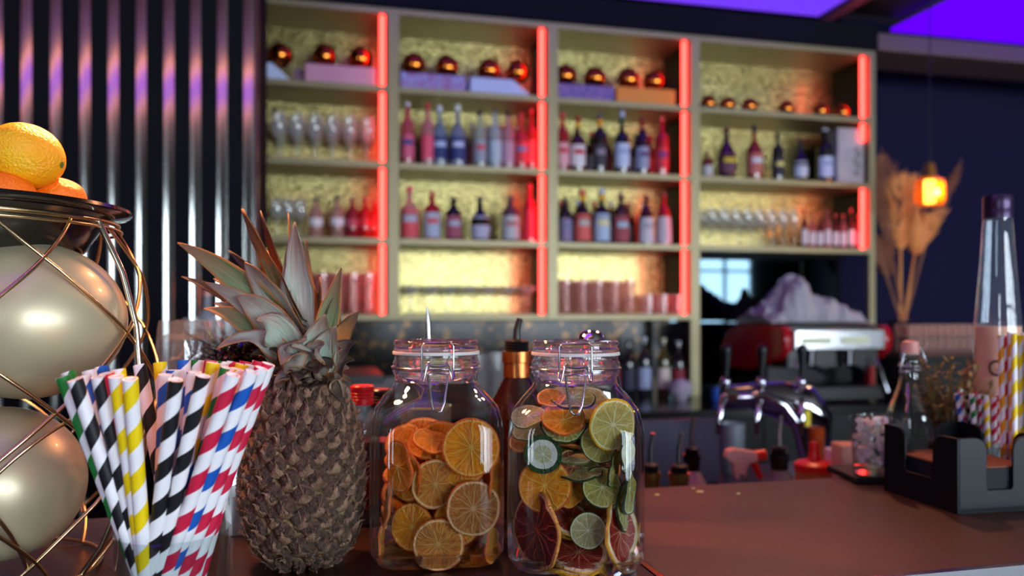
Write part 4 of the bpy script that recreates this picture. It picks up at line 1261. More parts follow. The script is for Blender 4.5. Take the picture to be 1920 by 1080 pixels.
LV = [ # tip px,py,depth, h0, w, kind, lift, curl
 (333, 455, .80, .045, .0105, 'green', .018, 0), (340, 518, .81, .035, .006, 'dry', .016, 0), (400, 522, .83, .038, .008, 'dry', .018, 0), (385, 530, .79, .034, .009, 'grey', .016, .2),
 (382, 578, .79, .022, .0105, 'green', .020, 0), (402, 568, .80, .026, .011, 'grey', .018, 0), (405, 655, .76, .015, .009, 'grey', .040, .2), (452, 392, .81, .055, .0125, 'dry', .004, .2), (455, 392, .812, .05, .011, 'green', .002, 0),
 (488, 395, .83, .05, .012, 'dry', .000, 0), (552, 416, .79, .046, .0155, 'pale', .000, .1), (540, 400, .84, .055, .013, 'green', .0, 0), (574, 448, .83, .05, .011, 'dry', .0, 0), (458, 492, .79, .040, .0165, 'grey', .012, 0),
 (443, 555, .78, .033, .0150, 'grey', .014, 0), (482, 600, .76, .022, .0165, 'pale', .020, .1), (428, 470, .85, .045, .006, 'brown', .014, .3), (640, 502, .78, .03, .009, 'green', -.006, .9), (637, 520, .79, .028, .009, 'brown', -.006, -.6),
 (672, 584, .79, .020, .0085, 'dry', .004, .2), (655, 590, .82, .018, .009, 'grey', .004, 0), (610, 590, .75, .016, .0125, 'pale', .004, .2), (630, 612, .755, .008, .0125, 'pale', .006, .3), (668, 640, .79, .012, .0085, 'brown', .010, .3),
 (664, 675, .79, .004, .009, 'brown', .012, 0), (654, 690, .80, -.002, .008, 'grey', .012, 0), (527, 684, .745, .012, .0125, 'grey', .030, .1), (505, 655, .78, .012, .012, 'brown', .016, 0), (470, 665, .78, .006, .010, 'brown', .02, 0),
 (560, 712, .745, .000, .010, 'brown', .018, .2), (595, 700, .745, .004, .010, 'brown', .018, -.2), (622, 690, .75, .004, .009, 'brown', .016, 0), (520, 712, .77, -.004, .009, 'brown', .016, 0), (500, 700, .79, -.002, .009, 'brown', .018, 0),
 (580, 728, .75, -.010, .009, 'brown', .012, 0), (612, 722, .755, -.008, .008, 'brown', .010, 0), (640, 712, .78, -.006, .008, 'grey', .010, 0), (535, 700, .755, .0, .010, 'grey', .018, .3), (605, 648, .75, .010, .012, 'grey', .012, 0),
 (640, 655, .77, .008, .010, 'grey', .012, .2), (560, 640, .75, .014, .014, 'pale', .012, 0), (520, 560, .80, .03, .012, 'green', .006, 0), (560, 500, .82, .04, .013, 'green', .0, 0), (600, 520, .83, .035, .011, 'green', .0, .2), (500, 470, .86, .04, .010, 'green', .004, 0),
 (545, 690, .86, .0, .01, 'brown', .02, 0), (600, 680, .87, .0, .01, 'brown', .02, 0), (650, 610, .86, .01, .009, 'green', .01, 0), (470, 590, .86, .02, .010, 'green', .01, 0)]
for i, (px, py, d, h0, w_, kd, lf, cu) in enumerate(LV):
    a = math.atan2((d - .80) * 1.0, (px - 585) / 1500 * .8)
    rr_ = .012 - .12 * max(0, h0) 
    leaf(pin(px, py, d), h0, w_, kd, lf, (rr_ * math.cos(a), rr_ * math.sin(a)), cu)
lr = random.Random(21)
for i in range(26):
    a = 2 * PI * i / 26 + lr.uniform(-.1, .1)
    o_ = lr.uniform(.032, .046); dz = lr.uniform(-.020, .012)
    leaf(CR + Vector((o_ * math.cos(a), o_ * math.sin(a), dz)), lr.uniform(-.012, .004), lr.uniform(.006, .009), ['brown', 'grey', 'brown', 'dry'][i % 4], lr.uniform(.010, .022), (.010 * math.cos(a), .010 * math.sin(a)), lr.uniform(-.5, .5), n=9)
m = M(); m.lathe([(.022, .170), (.019, .182), (.013, .20), (.009, .225), (.002, .24)], 20, c=(.006, 0, 0)); m.build('crown_core', LM['brown'] if False else pm('crown_core', '5a4a3c', rough=.7), pt_)
# ================================================================ FRUIT BASKET AT THE LEFT
FD = .76
FB = at(-76, FD, CT)
wireg = pm('gold_wire', 'd6bc90', rough=.25, metal=1.0)
wires = pm('pale_wire', 'd8cfc0', rough=.18, metal=1.0)
ft = thing('wire_basket_stand', 'round golden wire basket stand carrying a black fruit tray', 'stand', FB, -TH)
def brad(z):     # cage radius at height z above the counter
    q = [(.004, .118), (.03, .137), (.08, .158), (.14, .170), (.19, .174), (.24, .170), (.29, .157), (.325, .140), (.338, .1335)]
    for (a0, r0), (a1, r1) in zip(q, q[1:]):
        if z <= a1: return r0 + (r1 - r0) * (z - a0) / (a1 - a0)
    return q[-1][1]
ZT = .338
def helix(a0, turn, z0=.004, z1=ZT, n=40):
    return [(brad(z0 + (z1 - z0) * i / n) * math.cos(a0 + turn * i / n), brad(z0 + (z1 - z0) * i / n) * math.sin(a0 + turn * i / n), z0 + (z1 - z0) * i / n) for i in range(n + 1)]
for k in range(7):
    m = M(); m.tube(helix(2 * PI * k / 7 + .1, 2.3), .0018, 8); m.build('wire', wireg, ft, smooth=80)
for k in range(7):
    m = M(); m.tube([Vector(p) * 1.0 for p in helix(2 * PI * k / 7 + .55, -2.3)], .0018, 8); m.build('wire', wireg, ft, smooth=80)
for k in range(3):
    m = M(); m.tube([(p[0] * 1.012, p[1] * 1.012, p[2]) for p in helix(-.05 + 2 * PI * k / 3, 0.0)], .0028, 10); m.build('rib', wires, ft, smooth=80)
for z, r_ in ((.004, .0022), (ZT, .0024), (ZT - .006, .0016)):
    m = M(); m.tube([((brad(z) + .002) * math.cos(2 * PI * j / 72), (brad(z) + .002) * math.sin(2 * PI * j / 72), z) for j in range(72)], r_, 8, closed=True)
    m.build('ring', wireg, ft, smooth=80)
# sagging hoops low on the cage
for k in range(4):
    m = M()
    a0 = -1.5 + k * 1.2
    pts = []
    for j in range(41):
        t = j / 40; a = a0 + 1.5 * (t - .5) * 1.2
        z = .03 + .135 * (1 - (2 * t - 1) ** 2)
        pts.append((brad(z) * .985 * math.cos(a), brad(z) * .985 * math.sin(a), z))
    m.tube(pts, .0017, 8); m.build('hoop', wireg, ft, smooth=80)
tray = thing('fruit_tray', 'black lacquered round tray holding oranges on top of the wire basket', 'tray', (FB.x, FB.y, CT + ZT + .0025), -TH)
m = M()
m.lathe([(0, -.036), (.085, -.036), (.105, -.030), (.118, -.010), (.128, .003), (.146, .0065), (.1485, .009), (.1475, .0125), (.142, .012), (.126, .0075), (.112, -.006), (.10, -.024), (.08, -.031), (0, -.031)], 72)
m.build('bowl', pm('black_lacquer_gloss', '100c0c', rough=.18, coat=.6), tray, smooth=50)
orm = pm('orange_peel', 'ff8a08', rough=.38, c2='f59a10', nscale=8, bump=.35, bscale=420, sss=.1)
orm2 = pm('orange_peel_deep', 'f86a0c', rough=.38, c2='ff7c14', nscale=8, bump=.35, bscale=420, sss=.1)
orl = pm('lemon_orange_peel', 'ffa60c', rough=.36, c2='e8c81c', nscale=14, bump=.4, bscale=380, lo=.45, hi=.8, sss=.1)
def fruit(px, py, d, r, mt, lab, sc_=(1, 1, 1), rot=(0, 0, 0), name='orange'):
    p = at(px, d, None, py)
    t = thing(name, lab, 'orange', p, 0, 'oranges on the tray', rot=rot)
    m = M(); m.sphere((0, 0, 0), r, 40, 24, sc_, .02, 1.6, int(px)); m.build('peel', mt, t, smooth=80)
    m = M(); m.lathe([(0, r * sc_[2] * .985), (.003, r * sc_[2] * .985), (.003, r * sc_[2] * 1.01), (0, r * sc_[2] * 1.015)], 8); m.build('stem_button', pm('stem_green', '5a6a2a', rough=.7), t)
fruit(46, 292, .74, .030, orl, 'large yellow-orange fruit lying on top of the pile, turned to lime yellow at its right', (1.0, 1.0, 1.18), (0, R(104), -TH))
fruit(4, 374, .722, .0265, orm2, 'orange sunk in the tray below the large yellow-orange fruit', (1.1, 1, .95))
fruit(112, 374, .765, .0215, orm2, 'deep orange fruit peeking over the tray rim at the right end', (1.1, 1, .95))
fruit(-50, 300, .76, .032, orm, 'orange at the far left of the pile, cut by the picture edge')
fruit(-70, 374, .70, .026, orm2, 'orange low in the tray at the left')
fruit(60, 366, .80, .024, orm2, 'orange at the back of the tray behind the others')
# pearly balls inside
prl = pm('pearl_champagne', 'c4b898', rough=.38, metal=.35, coat=.15)
def pball(px, py, d, r, sc_, lab):
    p = at(px, d, None, py)
    t = thing('pearl_ball', lab, 'ball', p, 0, 'pearly balls in the basket')
    m = M(); m.sphere((0, 0, 0), r, 56, 36, sc_); m.build('shell', prl, t, smooth=80)
    m = M(); m.lathe([(0, -r * sc_[2] - .001), (.010, -r * sc_[2] + .0015), (.010, -r * sc_[2] + .001)], 16); m.build('bung', prl, t)
pball(54, 600, .74, .083, (1.0, 1.0, .875), 'large pearly champagne ball in the upper half of the wire basket')
pball(-2, 906, .72, .070, (1.02, 1.0, .98), 'pearly champagne ball lying on the bottom of the wire basket')

# ================================================================ THINGS BEHIND THE STRAWS
tg = thin('tumbler_facet_glass', 'e6ecee', ior=1.75, body='c8d2da', bodyw=.10)
def facet(n, depth):
    return lambda a, z: 1.0 - depth * abs(math.sin(a * n / 2)) * (1 if z > .01 else 0)
def flipped_tumbler(px, d, z, r, h, lab, grp, nf=9):
    m = M()
    f = facet(nf, .07)
    m.lathe([(r * 1.06, 0), (r * 1.05, h * .3), (r * .93, h * .9), (r * .86, h), (0, h), ], 54, fac=f)
    m.lathe([(r * 1.06 - .002, 0), (r * .98, h * .3), (r * .86, h * .80), (r * .6, h * .86), (0, h * .86)], 54)
    m.lathe([(r * 1.06 - .002, 0), (r * 1.06, 0)], 54)
    o = m.build('upturned_tumbler', thin('cut_glass', 'f0f4f6', ior=2.3, body='ccd6de', bodyw=.13), smooth=25, loc=at(px, d, z))
    tag(o, lab, 'glass', grp)
    return o
gl_ = 'upturned tumblers behind the straws'
flipped_tumbler(345, 1.0, CT + .0005, .034, .120, 'lower upturned faceted tumbler of the front stack behind the straws', gl_)
flipped_tumbler(345, 1.0, CT + .1215, .034, .120, 'upper upturned faceted tumbler of the front stack behind the straws', gl_)
for i, (px, d, zt) in enumerate([(372, 1.035, 2), (412, 1.0, 1), (455, .985, 1), (448, .93, 1)]):
    for s_ in range(zt):
        flipped_tumbler(px, d, CT + .0005 + .1215 * s_, .030 if px > 400 else .033, .12, 'upturned tumbler of the %s stack behind the straws and the pineapple' % ['second', 'third', 'fourth', 'fifth'][i], gl_)
for i, px in enumerate([365, 398, 431]):
    glass_at('tall', (xon(px, 2.9), 2.9, 1.14 + 0.0005), 'clear glass on the ledge in front of the metal slats', 'glasses on the slatted wall ledge', scale=1.05)
lg = slab('wall_ledge', -1.1, 0.22, 2.78, SY, 1.11, 1.14, pm('ledge', '1a1416', rough=.35), bevel=.003)
tag(lg, 'narrow dark ledge in front of the metal slatted wall', 'ledge')
bottle('bottle', 'clear bottle with pink cap on the ledge left of the pineapple crown', (xon(389, 2.95), 2.95, 1.141), .035, zon(389, 543, 2.95) - 1.141, style='spirit', glass='c8d0d8', gl_t=True, lab=None, cap='d08a80')
# tinsel
m = M(); tr_ = random.Random(5)
c0 = at(455, .965, 1.300)
for i in range(900):
    a = tr_.uniform(0, 2 * PI); l = tr_.uniform(.02, .042)
    px_ = c0 + RT * tr_.uniform(-.035, .06) + FW * tr_.uniform(-.01, .02) + Vector((0, 0, tr_.uniform(-.02, .012)))
    d_ = Vector((math.cos(a), math.sin(a), tr_.uniform(-.6, 1.2))).normalized()
    q = px_ + d_ * l
    s_ = d_.cross(Vector((tr_.random(), tr_.random(), tr_.random()))).normalized() * .0007
    m.mi = i % 5
    m.add([px_ - s_, px_ + s_, q + s_ * .4, q - s_ * .4], [(0, 1, 2, 3)])
tin = m.build('tinsel', [pm('tinsel_gold', 'b8862c', rough=.15, metal=1.0), pm('tinsel_black', '1a1a22', rough=.15, metal=1.0), pm('tinsel_red', '7a2230', rough=.15, metal=1.0), pm('tinsel_violet', '3a2a70', rough=.15, metal=1.0), pm('tinsel_green', '1f5a3a', rough=.15, metal=1.0)], smooth=0, fix=False)
tag(tin, 'dark iridescent tinsel tuft behind the striped straws and left of the pineapple', 'tinsel', kind='stuff')
tv = thing('tinsel_vase', 'clear tumbler of coloured foil strands standing left of the pineapple', 'glass', at(468, .93, CT + .0005))
m = M(); m.lathe([(0, 0), (.026, 0), (.028, .003), (.030, .155), (.0285, .155), (.026, .01), (0, .009)], 28); m.build('glass', tg, tv)
m = M()
for i in range(160):
    a = tr_.uniform(0, 2 * PI); r_ = .022 * math.sqrt(tr_.random()); z1 = tr_.uniform(.14, .178)
    p0 = Vector((r_ * math.cos(a), r_ * math.sin(a), .012)); p1 = Vector((r_ * 1.05 * math.cos(a + .2), r_ * 1.05 * math.sin(a + .2), z1))
    m.mi = i % 5; m.add([p0, p0 + Vector((.0012, 0, 0)), p1 + Vector((.0012, 0, 0)), p1], [(0, 1, 2, 3)])
tag(m.build('foil_strands', list(tin.data.materials), tv, smooth=0, fix=False), None, None, kind='stuff')

# bottle with red cap, bottle with black cap
def small_bottle(px, d, rad, top_py, cap, lab, liquid, name='bottle'):
    p = at(px, d, CT + .0005); H1 = EYE + (HZ - top_py) / FPX * d - p.z
    t = thing(name, lab, 'bottle', p, -TH)
    cr_ = rad * .52
    m = M()
    m.lathe([(0, 0), (rad * .94, 0), (rad, .004), (rad, H1 * .62), (rad * .93, H1 * .72), (cr_ * 1.0, H1 * .84), (cr_ * .95, H1 * .93), (0, H1 * .93)], 32)
    m.build('glass', thin('bottle_clear', 'e8eef2', ior=1.5, body='b8c4d0', bodyw=.12), t)
    m = M(); m.lathe([(0, .004), (rad * .92, .004), (rad * .94, .01), (rad * .94, H1 * .60), (0, H1 * .60)], 32)
    m.build('liquid', pm('liquid_' + liquid, liquid, rough=.2), t)
    m = M(); m.lathe([(rad * 1.01, H1 * .12), (rad * 1.015, H1 * .125), (rad * 1.015, H1 * .46), (rad * 1.01, H1 * .465)], 32)
    m.build('paper_label', pm('dk_label', '3a1810', rough=.5, c2='8a2a1c', nscale=60), t)
    m = M()
    prof = [(0, H1 * .86), (cr_ * 1.22, H1 * .86), (cr_ * 1.25, H1 * .88)]
    for k in range(3): prof += [(cr_ * 1.25, H1 * (.90 + .022 * k)), (cr_ * 1.17, H1 * (.905 + .022 * k)), (cr_ * 1.25, H1 * (.912 + .022 * k))]
    prof += [(cr_ * 1.25, H1 * .992), (cr_ * 1.15, H1), (0, H1)]
    fl = (lambda a, z: 1 - .03 * abs(math.sin(a * 24)))
    m.lathe(prof, 96 if cap != 'c01420' else 40, fac=fl if cap != 'c01420' else None)
    m.build('screw_cap', pm('cap_' + cap, cap, rough=.3), t)
small_bottle(679, .955, .0215, 722, 'c01420', 'clear small bottle with red screw cap between pineapple and left jar', '2a0c0a')
small_bottle(716, .99, .0245, 729, '1c1210', 'bottle with ribbed black cap just behind the left jar', '1c0c0a')
# copper collared bottle with black pourer between the jars
def pourer_bottle(px, d, rad, cap_py, tip_py, lab, base_z, body='2a100c', gt_=False, collar='b86a38', dark_pour=False, lbl=None, grp=None):
    p = at(px, d, base_z + .0005)
    zc = EYE + (HZ - cap_py) / FPX * d - p.z; zt = EYE + (HZ - tip_py) / FPX * d - p.z
    t = thing('pourer_bottle', lab, 'bottle', p, -TH, grp)
    m = M(); nr = rad * .40
    m.lathe([(0, 0), (rad * .95, 0), (rad, .005), (rad, zc * .55), (rad * .9, zc * .66), (nr, zc * .80), (nr, zc * .86), (0, zc * .86)], 28)
    m.build('glass', thin('pb_' + body, body, ior=1.5, body=body, bodyw=.5) if gt_ else pm('pbs_' + body, body, rough=.08, coat=1.0), t)
    m = M(); m.lathe([(nr * 1.05, zc * .78), (nr * 1.2, zc * .785), (nr * 1.2, zc * .865), (nr * 1.3, zc * .87), (nr * 1.3, zc * .93), (0, zc * .93)], 28)
    m.build('collar', pm('collar_' + collar, collar, rough=.25, metal=.9), t)
    m = M(); pr = [(0, zc * .93)]
    for k in range(4): pr += [(nr * 1.0, zc * (.932 + .016 * k)), (nr * 1.15, zc * (.94 + .016 * k)), (nr * .95, zc * (.946 + .016 * k))]
    pr += [(nr * .8, zc), (0, zc)]
    m.lathe(pr, 24); m.build('stopper', pm('rubber', '121214', rough=.5), t)
    m = M(); m.tube([(0, 0, zc * .995), (0, 0, zc + (zt - zc) * .45), (.004, -.002, zt)], [.0052, .0044, .0040], 10)
    m.build('spout', pm('black_spout', '201814', rough=.35) if dark_pour else pm('steel', 'c4c8d0', rough=.2, metal=1.0), t)
    if lbl:
        m = M(); m.lathe([(rad * 1.01, zc * .15), (rad * 1.02, zc * .155), (rad * 1.02, zc * .6), (rad * 1.01, zc * .605)], 28)
        m.build('paper_label', pm('label_' + lbl, lbl, rough=.6), t)
    return t
pourer_bottle(969, 1.0, .036, 636, 597, 'dark bottle with copper collar and black pourer between the two jars', CT, dark_pour=True)
# steel spoon handle rising behind the left jar
m = M(); pS = at(798, .955, CT + .0005)
glh = thing('bar_spoon_glass', 'tall clear mixing glass behind the left jar', 'glass', pS)
m2 = M(); m2.lathe([(0, 0), (.026, 0), (.028, .003), (.031, .14), (.0295, .14), (.026, .012), (0, .01)], 28); m2.build('glass', tg, glh)
spz = EYE + (HZ - 577) / FPX * .95
m.tube([(.004, 0, .02), (.006, 0, .12), (.004, 0, spz - CT - .05), (.003, 0, spz - CT - .02), (.002, 0, spz - CT)], [.0022, .0022, .0035, .0032, .0012], 10)
sp_ = m.build('bar_spoon', wire, loc=pS, smooth=80); tag(sp_, 'steel bar spoon handle rising behind the left jar lid', 'spoon')
# shaker with rounded top behind right jar
psk = at(1108, 1.0, CT + .0005); t = thing('cocktail_shaker', 'steel cocktail shaker with domed cap behind the right jar', 'shaker', psk)
zk = EYE + (HZ - 620) / FPX * 1.0 - CT
chrome = pm('chrome', 'c8c8d4', rough=.06, metal=1.0)
m = M(); m.lathe([(0, 0), (.030, 0), (.040, zk * .62), (.040, zk * .66), (.032, zk * .80), (.019, zk * .86), (.0, zk * .86)], 40); m.build('cup', chrome, t, smooth=50)
m = M(); m.lathe([(.0, zk * .86), (.0165, zk * .86), (.0172, zk * .93), (.015, zk * .98), (.009, zk), (0, zk)], 32); m.build('dome_cap', chrome, t, smooth=60)

# ================================================================ RIGHT PART OF THE COUNTER
# napkin caddy
c1 = at(1799, .995, CT); dirx = (at(1920, 1.0135, CT) - c1).normalized(); diry = Vector((-dirx.y, dirx.x, 0))
WX, WY, HC = .118, .140, .094
ang = math.atan2(dirx.y, dirx.x)
cad = thing('napkin_caddy', 'black napkin caddy with notched sides holding brown napkins', 'caddy', (c1.x, c1.y, CT + .0006), ang)
bk = pm('black_plastic', '060b13', rough=.42, spec=.3)
def notched(wd, cut, depth, h=HC, rr=.018):
    def arc(cx, cz, a0, a1, r_, n=7): return [(cx + r_ * math.cos(R(a0 + (a1 - a0) * i / n)), cz + r_ * math.sin(R(a0 + (a1 - a0) * i / n))) for i in range(n + 1)]
    a, b = (wd - cut) / 2, (wd + cut) / 2
    zb = h - depth
    pts = [(0, 0), (wd, 0), (wd, h)]
    pts += arc(b + rr, h - rr, 90, 180, rr) + arc(b - .004, zb + .004, 0, -90, .004, 3) + arc(a + .004, zb + .004, 270, 180, .004, 3) + arc(a - rr, h - rr, 0, 90, rr)
    pts += [(0, h)]
    return pts
for nm, cx, cy, rz, wd, cut in [('front_wall', 0, 0, 0, WX, .038), ('back_wall', 0, WY - .003, 0, WX, .038), ('side_wall', 0, 0, 90, WY, .052), ('side_wall', WX + .003, 0, 90, WY, .052)]:
    m = M(); m.prism(notched(wd, cut, .066 if rz == 0 else .058), .003 if rz == 0 else .003, 'y')
    o = m.build(nm, bk, cad, smooth=30, bevel=.0008, loc=(cx, cy, 0))
    if rz: o.rotation_euler.z = R(90)
m = M(); m.box((WX / 2, WY / 2, .003), (WX, WY, .006)); m.build('base', bk, cad)
nap = pm('kraft_napkin', '7a4632', rough=.8)
npk = M()
for i in range(26):
    npk.box((WX / 2 + random.Random(i).uniform(-.0008, .0008), WY / 2, .0075 + .0018 * i), (WX - .012, WY - .012, .0012))
npo = npk.build('napkin_stack', pm('dark_napkins', '151a24', rough=.7), smooth=0, loc=(c1.x, c1.y, CT + .0006), rotz=ang)
tag(npo, 'stack of thin dark blue paper napkins lying in the black caddy', 'napkins', kind='stuff')
m = M(); m.box((WX / 2, WY / 2, .0075 + .0018 * 26 + .0005), (WX - .012, WY - .012, .002))
tag(m.build('napkin', nap, smooth=0, bevel=.0005, loc=(c1.x, c1.y, CT + .0008), rotz=ang), 'brown kraft napkin on top of the stack in the black caddy', 'napkin')
# black drinks mat and glass of crushed ice
pi_ = at(1636, 1.20, CT)
m = M(); m.box((.045, 0.02, .005), (.17, .10, .010)); tag(m.build('bar_mat', pm('black_rubber', '0b0b0d', rough=.6), smooth=0, bevel=.002, loc=(pi_.x, pi_.y, CT + .0004), rotz=-TH + R(2)), 'flat black bar mat under the glass of crushed ice', 'mat')
ice = thing('ice_glass', 'small rocks glass filled with crushed ice on the black mat', 'glass', (pi_.x, pi_.y, CT + .0110))
m = M(); m.lathe([(0, 0), (.026, 0), (.0275, .003), (.0315, .086), (.030, .086), (.0262, .010), (0, .009)], 40); m.build('bowl', thin('ice_tumbler', 'f2f4f6', ior=1.5), ice)
m = M(); ir = random.Random(2)
for i in range(110):
    z = .016 + .066 * ir.random(); r_ = (.0215 + .0035 * z / .08) * math.sqrt(ir.random()); a = ir.uniform(0, 2 * PI)
    s_ = ir.uniform(.0045, .0075)
    m.box((r_ * math.cos(a), r_ * math.sin(a), z), (s_ * 1.2, s_, s_ * 1.1), Euler((ir.uniform(0, 3), ir.uniform(0, 3), ir.uniform(0, 3))).to_matrix())
tag(m.build('crushed_ice', pm('frosted_ice', 'f6e6de', rough=.3, sss=.2), ice, smooth=0, fix=False), None, None, kind='stuff')
# swing top bottle
pb_ = at(1707, 1.22, CT)
sb = thing('swing_top_bottle', 'clear empty swing-top bottle with pink stopper behind the napkin caddy', 'bottle', (pb_.x, pb_.y, CT + .0006), -TH + R(15))
gsw = thin('swing_glass', 'eef2f2', ior=1.7, bump=.1)
m = M(); fq = lambda a, z: (1 - .06 * abs(math.sin(a * 4))) if z < .13 else 1.0
prb = [(0, .001), (.030, 0), (.035, .004), (.0355, .03), (.0355, .085), (.033, .100), (.026, .120), (.0185, .138), (.0145, .156), (.0140, .165), (.0158, .167), (.0160, .172), (.0143, .174), (.0140, .180), (.0155, .183), (.0155, .188), (.012, .190)]
m.lathe(prb, 64, fac=fq); m.lathe([(max(0, r - .0025), z + (.004 if z < .01 else 0)) for r, z in prb], 64, fac=fq)
m.build('glass', gsw, sb, smooth=60)
m = M(); m.lathe([(0, .189), (.0125, .189), (.0128, .198), (.0115, .2065), (.008, .2085), (0, .2085)], 28); m.build('stopper', pm('pink_stopper', 'd8948a', rough=.4), sb)
m = M()
for s in (-1, 1):
    m.tube([(s * .0165, 0, .170), (s * .024, -.004, .160), (s * .0215, -.008, .176), (s * .016, -.004, .196), (s * .012, 0, .204)], .0011, 8)
m.tube([(-.022, -.005, .161), (-.012, -.019, .165), (.012, -.019, .165), (.022, -.005, .161)], .0011, 8)
m.tube([(.0165 * math.cos(2 * PI * k / 24), .0165 * math.sin(2 * PI * k / 24), .1695) for k in range(24)], .0009, 6, closed=True)
m.build('wire_bail', wire, sb, smooth=80)
# tall slim bottle, rosy liquid
ptb = at(1871, 1.20, CT)
HT = EYE + (HZ - 368) / FPX * 1.20 - CT
tb = thing('tall_bottle', 'very tall slim clear bottle with violet cap and rosy lower half', 'bottle', (ptb.x, ptb.y, CT + .0006), -TH)
m = M()
zl = EYE + (HZ - 610) / FPX * 1.2 - CT
prt = [(0, 0), (.032, 0), (.034, .004), (.034, zl * .5), (.0318, zl), (.0275, zl + .05), (.0225, zl + .115), (.0215, zl + .135), (.0205, HT - .045), (.0195, HT - .03), (.0195, HT - .028), (0, HT - .028)]
m.lathe(prt, 48); m.build('glass', thin('tall_clear', 'eef4fa', ior=1.6, body='b4c8dc', bodyw=.08), tb, smooth=50)
m = M(); m.lathe([(0, .003), (.0325, .003), (.0333, .006), (.0333, zl * .5), (.0310, zl - .002), (0, zl - .002)], 48); m.build('liquid', pm('rosy_liquid', 'ffbc94', rough=.3), tb)
m = M(); m.lathe([(0, HT - .034), (.0202, HT - .034), (.0205, HT - .022), (.0198, HT - .020), (.0205, HT - .018), (.0205, HT - .004), (.019, HT), (0, HT)], 40); m.build('cap', pm('violet_cap', '3a2a4a', rough=.3, metal=.5), tb)
tx = bpy.data.curves.new('lettering', 'FONT'); tx.body = 'Gi'; tx.size = .034; tx.extrude = .0003
to = bpy.data.objects.new('lettering', tx); col.objects.link(to)
tx.materials.append(pm('brown_ink', '3a1a18', rough=.6))
bpy.context.view_layer.update()
tme = bpy.data.meshes.new_from_object(to.evaluated_get(bpy.context.evaluated_depsgraph_get())); bpy.data.objects.remove(to)
to = bpy.data.objects.new('lettering', tme); col.objects.link(to); to.parent = tb
to.location = (-.0300, -.0222, .158); to.rotation_euler = (PI / 2, 0, -R(35))
# straws standing in glasses at the right
def straw_cup(px, d, r, h, n, top_py, cols, lab, grp, seed, spread=1.35, names='coloured'):
    p = at(px, d, CT + .0006)
    g = thing('straw_glass', lab, 'glass', p)
    m = M(); m.lathe([(0, 0), (r * .9, 0), (r * .95, .003), (r, h), (r - .0018, h), (r * .88, .01), (0, .009)], 36); m.build('bowl', thin('cup_glass', 'e8eeee', ior=1.5), g)
    q = random.Random(seed)
    zt = EYE + (HZ - top_py) / FPX * d
    for i in range(n):
        a = 2 * PI * i * .618; rr_ = (r - .008) * math.sqrt((i + .5) / n)
        b0 = p + Vector((rr_ * .8 * math.cos(a), rr_ * .8 * math.sin(a), .012))
        b1 = Vector((p.x + rr_ * spread * math.cos(a), p.y + rr_ * spread * math.sin(a), zt + q.uniform(-.004, .004)))
        c = cols[i % len(cols)]
        straw(c, b0, b1, .0036, '%s and white paper straw %s' % (c, names), grp, q.uniform(0, 360))
straw_cup(1862, 1.17, .055, .06, 40, 738, ['red', 'yellow', 'green', 'blue', 'red', 'black', 'green'], 'wide low glass of short striped straws behind the napkin caddy', 'short straws behind the caddy', 3, 1.25, 'cut short, in the low glass behind the napkin caddy')
straw_cup(1914, 1.08, .034, .07, 14, 624, ['orange', 'yellow', 'black', 'red'], 'glass of long striped straws at the right edge of the picture', 'long straws at the right edge', 8, .98, 'standing tall in front of the tall slim bottle')
# dry herb bunch
ph = at(1782, 1.36, CT); hb = random.Random(9)
ph.y = min(ph.y, CY1 - .04); ph = at(1782, CY1 / (math.cos(TH) - (1782 - 960) / FPX * math.sin(TH)) - .06, CT)
hp = thing('herb_pot', 'small pot of dry brown-green herb sprigs between swing-top bottle and tall bottle', 'plant', (ph.x, ph.y, CT + .0006))
m = M(); m.lathe([(0, 0), (.024, 0), (.030, .05), (.032, .052), (.030, .055), (.026, .055), (.022, .01), (0, .01)], 24); m.build('pot', pm('dark_pot', '2a2420', rough=.6), hp)
m = M(); m2 = M()
for i in range(60):
    a = hb.uniform(0, 2 * PI); l = hb.uniform(.09, .165); s_ = hb.uniform(.1, .5)
    pts = []
    for k in range(6):
        t = k / 5; pts.append(Vector((.012 * math.cos(a) + s_ * l * t * t * math.cos(a) * .9, .012 * math.sin(a) + s_ * l * t * t * math.sin(a) * .9, .03 + l * t * (1 - .15 * s_))))
    m.tube(pts, [.001] * 5 + [.0004], 4)
    for k in range(14):
        t = hb.uniform(.35, 1); i0 = min(4, int(t * 5)); p = pts[i0].lerp(pts[i0 + 1], t * 5 - i0)
        dv = Vector((hb.uniform(-1, 1), hb.uniform(-1, 1), hb.uniform(-.4, 1))).normalized() * hb.uniform(.008, .019)
        sv = dv.cross(Vector((0, 0, 1))).normalized() * .0034
        m2.add([p, p + dv * .5 + sv, p + dv, p + dv * .5 - sv], [(0, 1, 2, 3)])
m.build('stems', pm('herb_stem', '6a5a34', rough=.7), hp); tag(m2.build('leaves', pm('herb_leaf', '7a7046', rough=.7, c2='a88450', nscale=50), hp, smooth=0, fix=False), None, None, kind='stuff')

